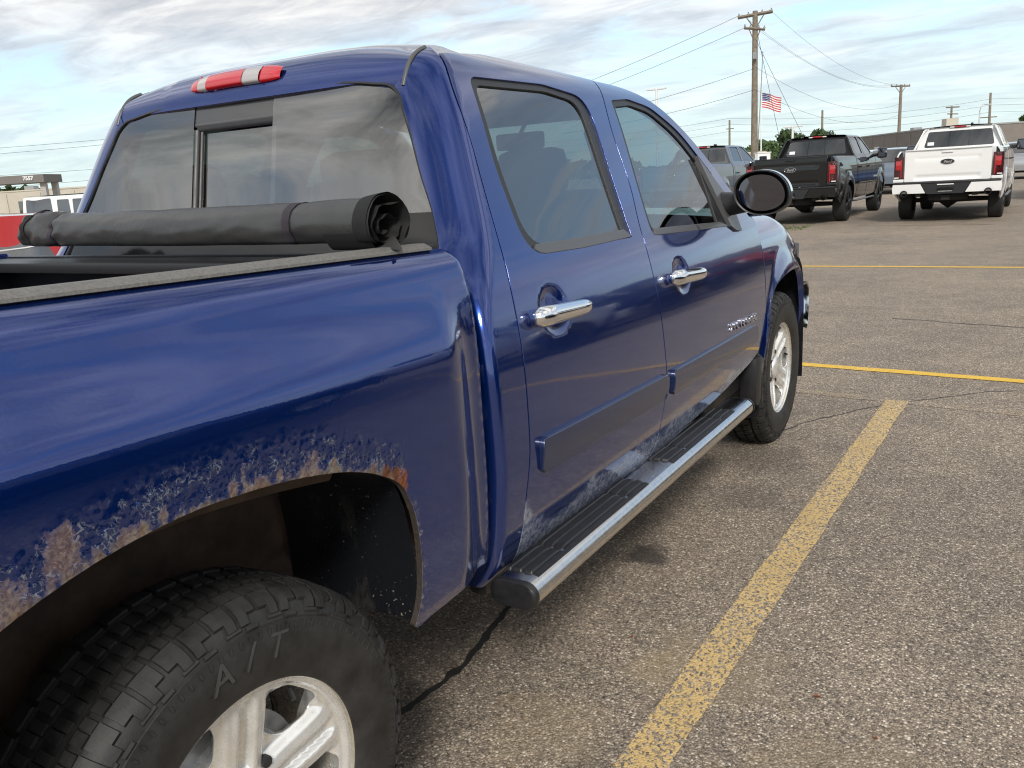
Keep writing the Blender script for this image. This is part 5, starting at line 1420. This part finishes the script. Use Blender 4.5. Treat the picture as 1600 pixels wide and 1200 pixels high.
def lotlight(label,x,y,h):
    R=empty('lot_light',label,'lot light',(x,y,0),0,'white lot light posts');MB().tube([(0,0,0),(0,0,h)],[.10,.07],8).build('lamp_post',MT['lamp_white'],R,60)
    for sx in(1,-1): MB().box((sx*.35,0,h+.02),(.5,.25,.10),bev=.03).build('lamp_head',MT['lamp_white'],R,40)
    return R
lotlight('white lot light post just above the blue windscreen pillar',-17.55,48.8,6.1);lotlight('short white lot light post above the black pickup roof',-11.7,57.9,3.65)
lotlight('short white lot light post right of the flagpole',-14.6,71,2.6);lotlight('short white lot light post left of the tall utility pole',-19.3,66,2.3)
fp=empty('flagpole','thin white flagpole flying a flag right of the tall utility pole','flagpole',(-14.3,59.9,0));MB().tube([(0,0,0),(-.15,.6,6.3)],[.06,.035],8).build('shaft',MT['lamp_white'],fp,60);MB().lathe([(-.05,0),(-.035,.05),(0,.07),(.05,.05),(.07,0)],10,'Z',(-.15,.6,6.35)).build('finial',MT['lamp_white'],fp,60)
pm('flag_red',(.50,.03,.045),.7);pm('flag_white',(.80,.79,.78),.7);pm('flag_blue',(.035,.045,.16),.7)
def flagp(a,c):
    x=1.30*a;ax_=Vector((.91,.41,0))
    return Vector((-14.42,60.45,0))+ax_*x+Vector((-.41,.91,0))*(.09*math.sin(a*8.5+c*1.2)*(.3+a))+Vector((0,0,6.20-.98*(1-c)-.34*a-.10*a*a+.03*math.sin(a*7)))
nu,nv=33,26;V=[flagp(i/nu,j/nv) for i in range(nu+1) for j in range(nv+1)];F_=[];mi=[]
for i in range(nu):
    for j in range(nv):
        F_.append((i*(nv+1)+j,(i+1)*(nv+1)+j,(i+1)*(nv+1)+j+1,i*(nv+1)+j+1))
        s=j//2
        if i<13 and j>=12: mi.append(1 if (i%2==1 and (j%3==1) and i<12) else 2)
        else: mi.append(0 if s%2==0 else 1)
fl=mk('flag',V,F_,MT['flag_red'],None,True);fl.data.materials.append(MT['flag_white']);fl.data.materials.append(MT['flag_blue']);fl.data.polygons.foreach_set('material_index',mi)
fl.parent=fp;fl.matrix_parent_inverse=Matrix.Translation((14.3,-59.9,0));fl['label']='striped red and white flag with blue starred canton'
WC=[0]
def wire(a,b,sag,label,group,r=.008):
    a=Vector(a);b=Vector(b);P=[a.lerp(b,k/16)-Vector((0,0,sag*4*(k/16)*(1-k/16))) for k in range(17)]
    return tag(MB().tube(P,r,4).build('overhead_wire',MT['wire'],None,60),label,'wire',group)
WL=iter(('far end of the top crossarm','near end of the top crossarm','lower crossarm','lowest clamp','middle of the pole shaft'))
g1='wires strung between the tall pole and the second pole'
for a,b in (((-12.0,47.25,9.28),(-10.1,90.6,7.95)),((-10.75,48.1,9.45),(-8.8,91.3,7.95)),((-11.4,47.6,8.6),(-9.4,90.9,7.9)),((-11.2,47.1,5.35),(-9.35,90.4,5.2)),((-11.2,47.1,6.5),(-9.35,90.5,6.2))):
    wire(a,b,1.2,'wire sagging right from the '+next(WL)+' of the tall pole',g1)
g2='wires strung from the tall pole to the left'
for (a,b,s),lb in zip((((-12.1,47.2,9.25),(-19.4,40.4,5.75),.1),((-11.8,47.25,8.6),(-19.4,40.3,5.2),.1),((-11.25,47.1,6.45),(-19.3,40.0,4.1),.15),((-11.2,47.0,5.35),(-19.27,39.9,3.6),.2)),('topmost','second','third','lowest')):
    wire(a,b,s,lb+' of the wires running down left from the tall pole behind the blue roof',g2,.009)
wire((-11.3,47.5,8.6),(-11.9,58,0.1),.05,'guy wire slanting down behind the tall pole','',.012);wire((-11.2,47.1,7.9),(-9.4,57.5,0),.05,'guy wire slanting down right of the tall pole','',.012)
g3='wires strung between the far poles'
for zz_,s in ((6.9,.8),(6.2,.8),(5.4,.8)):
    wire((-70,96,zz_-.6),(-29.4,102.4,zz_),s,'overhead wire between the far poles',g3,.012);wire((-29.4,102.4,zz_),(-3.0,119.2,zz_+.4),s,'overhead wire between the far poles',g3,.012);wire((-3.0,119.2,zz_+.4),(40,128,zz_+1.0),s,'overhead wire between the far poles',g3,.012)
g4='wires above the left buildings'
for z0,z1 in ((5.6,6.2),(5.1,5.9),(4.1,4.1),(3.0,3.5)):
    wire((-75,20,z0),(-48,42,z1),.3,'thin overhead wire above the left buildings',g4,.010)
# ================================================================= buildings
pm('brown_wall',(.20,.175,.155),.85,noise=(1.2,.12));pm('beige_wall',(.50,.46,.38),.85,noise=(.8,.08));pm('fascia',(.17,.155,.145),.7,noise=(1,.1));pm('concrete',(.42,.40,.37),.85,noise=(2,.1));pm('roof_grey',(.30,.30,.30),.8)
def bar(a,b,h,w,name,label,mat,z0=0):
    a=Vector(a);b=Vector(b);d=(b-a);L=d.length;R=empty(name,label,'building',((a+b)/2).to_3d(),math.atan2(d.y,d.x))
    MB().box((0,w/2,(h+z0)/2),(L,w,h-z0)).build('wall',MT[mat],R);MB().box((0,w/2,h+.06),(L+.1,w+.1,.12)).build('parapet_cap',MT['roof_grey'] if mat!='beige_wall' else MT[mat],R)
    n=int(L//3)
    for k in range(n+1): MB().box((-L/2+L*k/max(1,n),-.04,h/2-.05),(.10,.08,h-.2)).build('wall_rib',MT[mat],R)
    return R
b1=bar((-20.5,107),(-4.6,78.0),3.38,22,'warehouse','long low brown warehouse behind the parked pickups','brown_wall')
MB().box((13.5,2.0,3.8),(.9,1.0,.75),bev=.02).build('rooftop_unit',MT['beige_wall'],b1);MB().box((2,4.0,3.7),(.8,.8,.5)).build('rooftop_unit',MT['galv'],b1)
MB().box((3.0,-.06,1.2),(1.1,.08,2.3)).build('door',MT['pale_metal'],b1)
b2=bar((-84,36.5),(-58,52.5),2.95,18,'long_building','long beige flat-roofed building behind the white off-roader','beige_wall')
for x in(-9,-4,1,6): MB().box((x,-.05,1.5),(2.2,.06,1.2)).build('window',MT['far_glass'],b2)
for x in(-7,3): MB().box((x,6,3.25),(.9,.9,.55)).build('rooftop_unit',MT['galv'],b2)
cn=empty('entrance_canopy','grey-brown entrance canopy with white house number on its fascia','canopy',(-56,30.3,0),math.atan2(31.88-30.31,2.5))
MB().box((-4.2,1.0,3.33),(14.2,2.4,.52),bev=.02).build('canopy_roof',MT['fascia'],cn)
for x in(2.55,-2.6,-8.5):
    for y in (.35,1.8): MB().box((x,y,1.54),(.34,.34,3.06)).build('column',MT['concrete'],cn)
text_mesh('house_number','7557',.34,MT['sticker'],cn,frame((1.90,-.215,3.36),(1,0,0),(0,0,1)),.02,0,.012)
sg=empty('utility_cabinet','white metal cabinet at the foot of the tall utility pole','cabinet',(-8.0,36.75,0),math.radians(30));MB().box((0,0,.95),(.55,.45,1.85),bev=.02).build('cabinet_body',MT['lamp_white'],sg,30);MB().box((0,-.235,.95),(.46,.02,1.6),bev=.006).build('cabinet_door',MT['lamp_white'],sg,30);MB().box((0,0,1.9),(.60,.50,.04)).build('cabinet_lid',MT['lamp_white'],sg)
sh=bar((-14.5,50.0),(-11.8,51.6),2.05,3,'small_shed','small beige shed left of the tall utility pole','beige_wall')
# ================================================================= trees and grass
def leafmat(n,c):
    m=pm(n,c,.65,noise=(.9,.45));return m
leafmat('leaf_dark',(.035,.065,.018));leafmat('leaf_mid',(.055,.095,.028));pm('bark',(.09,.07,.05),.9,noise=(5,.3))
def tree(label,x,y,h,w,n,mat,seed,group='trees beyond the lot',leaf=.20):
    rnd=random.Random(seed);R=empty('tree',label,'tree',(x,y,0),0,group)
    b=MB().tube([(0,0,0),(.05,.03,h*.35),(.0,.1,h*.7)],[.16,.11,.05],8)
    for k in range(7):
        a=rnd.uniform(0,6.28);z=h*rnd.uniform(.25,.55);b.tube([(0.03,.03,z),(math.cos(a)*w*.28,math.sin(a)*w*.28,z+h*.22)],[.06,.02],5)
    b.build('trunk',MT['bark'],R,60)
    cl=[]
    for k in range(16):
        a=rnd.uniform(0,6.28);q=rnd.random()**.5*w*.40;z=h*rnd.uniform(.30,.88);k2=1-.55*max(0,(z/h-.5)/.5)
        cl.append((Vector((math.cos(a)*q*k2,math.sin(a)*q*k2,z)),w*rnd.uniform(.10,.20)))
    V=[];F_=[]
    for k in range(n):
        c,r=rnd.choice(cl);d=Vector((rnd.gauss(0,1),rnd.gauss(0,1),rnd.gauss(0,.8))).normalized();p=c+d*r*rnd.uniform(.55,1.08)
        u=Vector((rnd.gauss(0,1),rnd.gauss(0,1),rnd.gauss(0,1))).normalized();v=u.orthogonal().normalized();s=leaf*rnd.uniform(.5,1.2);i=len(V)
        V+=[p+u*s,p+v*s*.55,p-u*s,p-v*s*.55];F_.append((i,i+1,i+2,i+3))
    mk('crown',V,F_,MT[mat],R);return R
tree('bushy green tree right behind the flagpole',-15.6,73.5,3.95,4.0,4200,'leaf_dark',1);tree('broad green tree between flagpole and black pickup',-13.2,75.0,3.85,4.2,4200,'leaf_dark',2)
tree('low green bush tree left of the tall utility pole',-19.0,73.0,2.9,2.8,2600,'leaf_mid',3);tree('small green tree just right of the tall utility pole',-17.2,72.0,3.3,2.6,2600,'leaf_mid',4)
tree('tall green tree at the right picture edge',1.5,102,5.0,4.6,4600,'leaf_mid',5,leaf=.26);tree('second green tree right of the white pickup roof',-.4,103.5,3.9,3.2,3000,'leaf_dark',6,leaf=.26)
tree('green tree beyond the right picture edge',5.5,103,5.4,5,3600,'leaf_dark',7,leaf=.28)
rnd=random.Random(5);V=[];F_=[]
for k in range(15000):
    a=rnd.uniform(-1.75,2.3);r=rnd.uniform(235,275);hh=4.2+1.6*math.sin(a*31)+1.1*math.sin(a*77+1)
    p=Vector((math.sin(-a)*r,math.cos(a)*r,hh*rnd.random()**.7));u=Vector((rnd.gauss(0,1),rnd.gauss(0,1),rnd.gauss(0,1))).normalized();v=u.orthogonal();s=rnd.uniform(.6,1.6);i=len(V)
    V+=[p+u*s,p+v*s*.7,p-u*s,p-v*s*.7];F_.append((i,i+1,i+2,i+3))
tag(mk('distant_trees',V,F_,MT['leaf_dark']),'far-off low line of trees along the horizon','trees',kind='stuff')
V=[];F_=[]
for k in range(420):
    q=rnd.random();x=-4.2+2.0*rnd.random();y=19.0+.35*rnd.gauss(0,1)+.12*x
    h=rnd.uniform(.02,.075);a=rnd.uniform(0,6.28);d=Vector((math.cos(a)*.012,math.sin(a)*.012,0));i=len(V);p=Vector((x,y,0))
    V+=[p-d,p+d,p+Vector((rnd.gauss(0,.03),rnd.gauss(0,.03),h))];F_.append((i,i+1,i+2))
tag(mk('weeds',V,F_,MT['grass']),'thin green weeds growing in a seam behind the black pickup','grass',kind='stuff')
pm('dry_leaf',(.20,.06,.025),.7)
for lab,(x,y),r in (('rust brown dry leaf on the asphalt right of the yellow stall line',(1.625,1.36),.017),('tiny dry leaf fragment nearer the camera than the other leaf',(1.79,1.24),.010),('small dry leaf on the asphalt by the running board',(1.02,1.42),.009)):
    a=x*37;V=[(0,0,.004),(r*.8,r*.35,.012),(r*1.5,0,.006),(r*.8,-r*.4,.009),(r*.75,0,.003)]
    V=[(x+p*math.cos(a)-q*math.sin(a),y+p*math.sin(a)+q*math.cos(a),z) for p,q,z in V]
    tag(mk('fallen_leaf',V,[(0,4,1),(4,2,1),(0,3,4),(4,3,2)],MT['dry_leaf']),lab,'leaf')
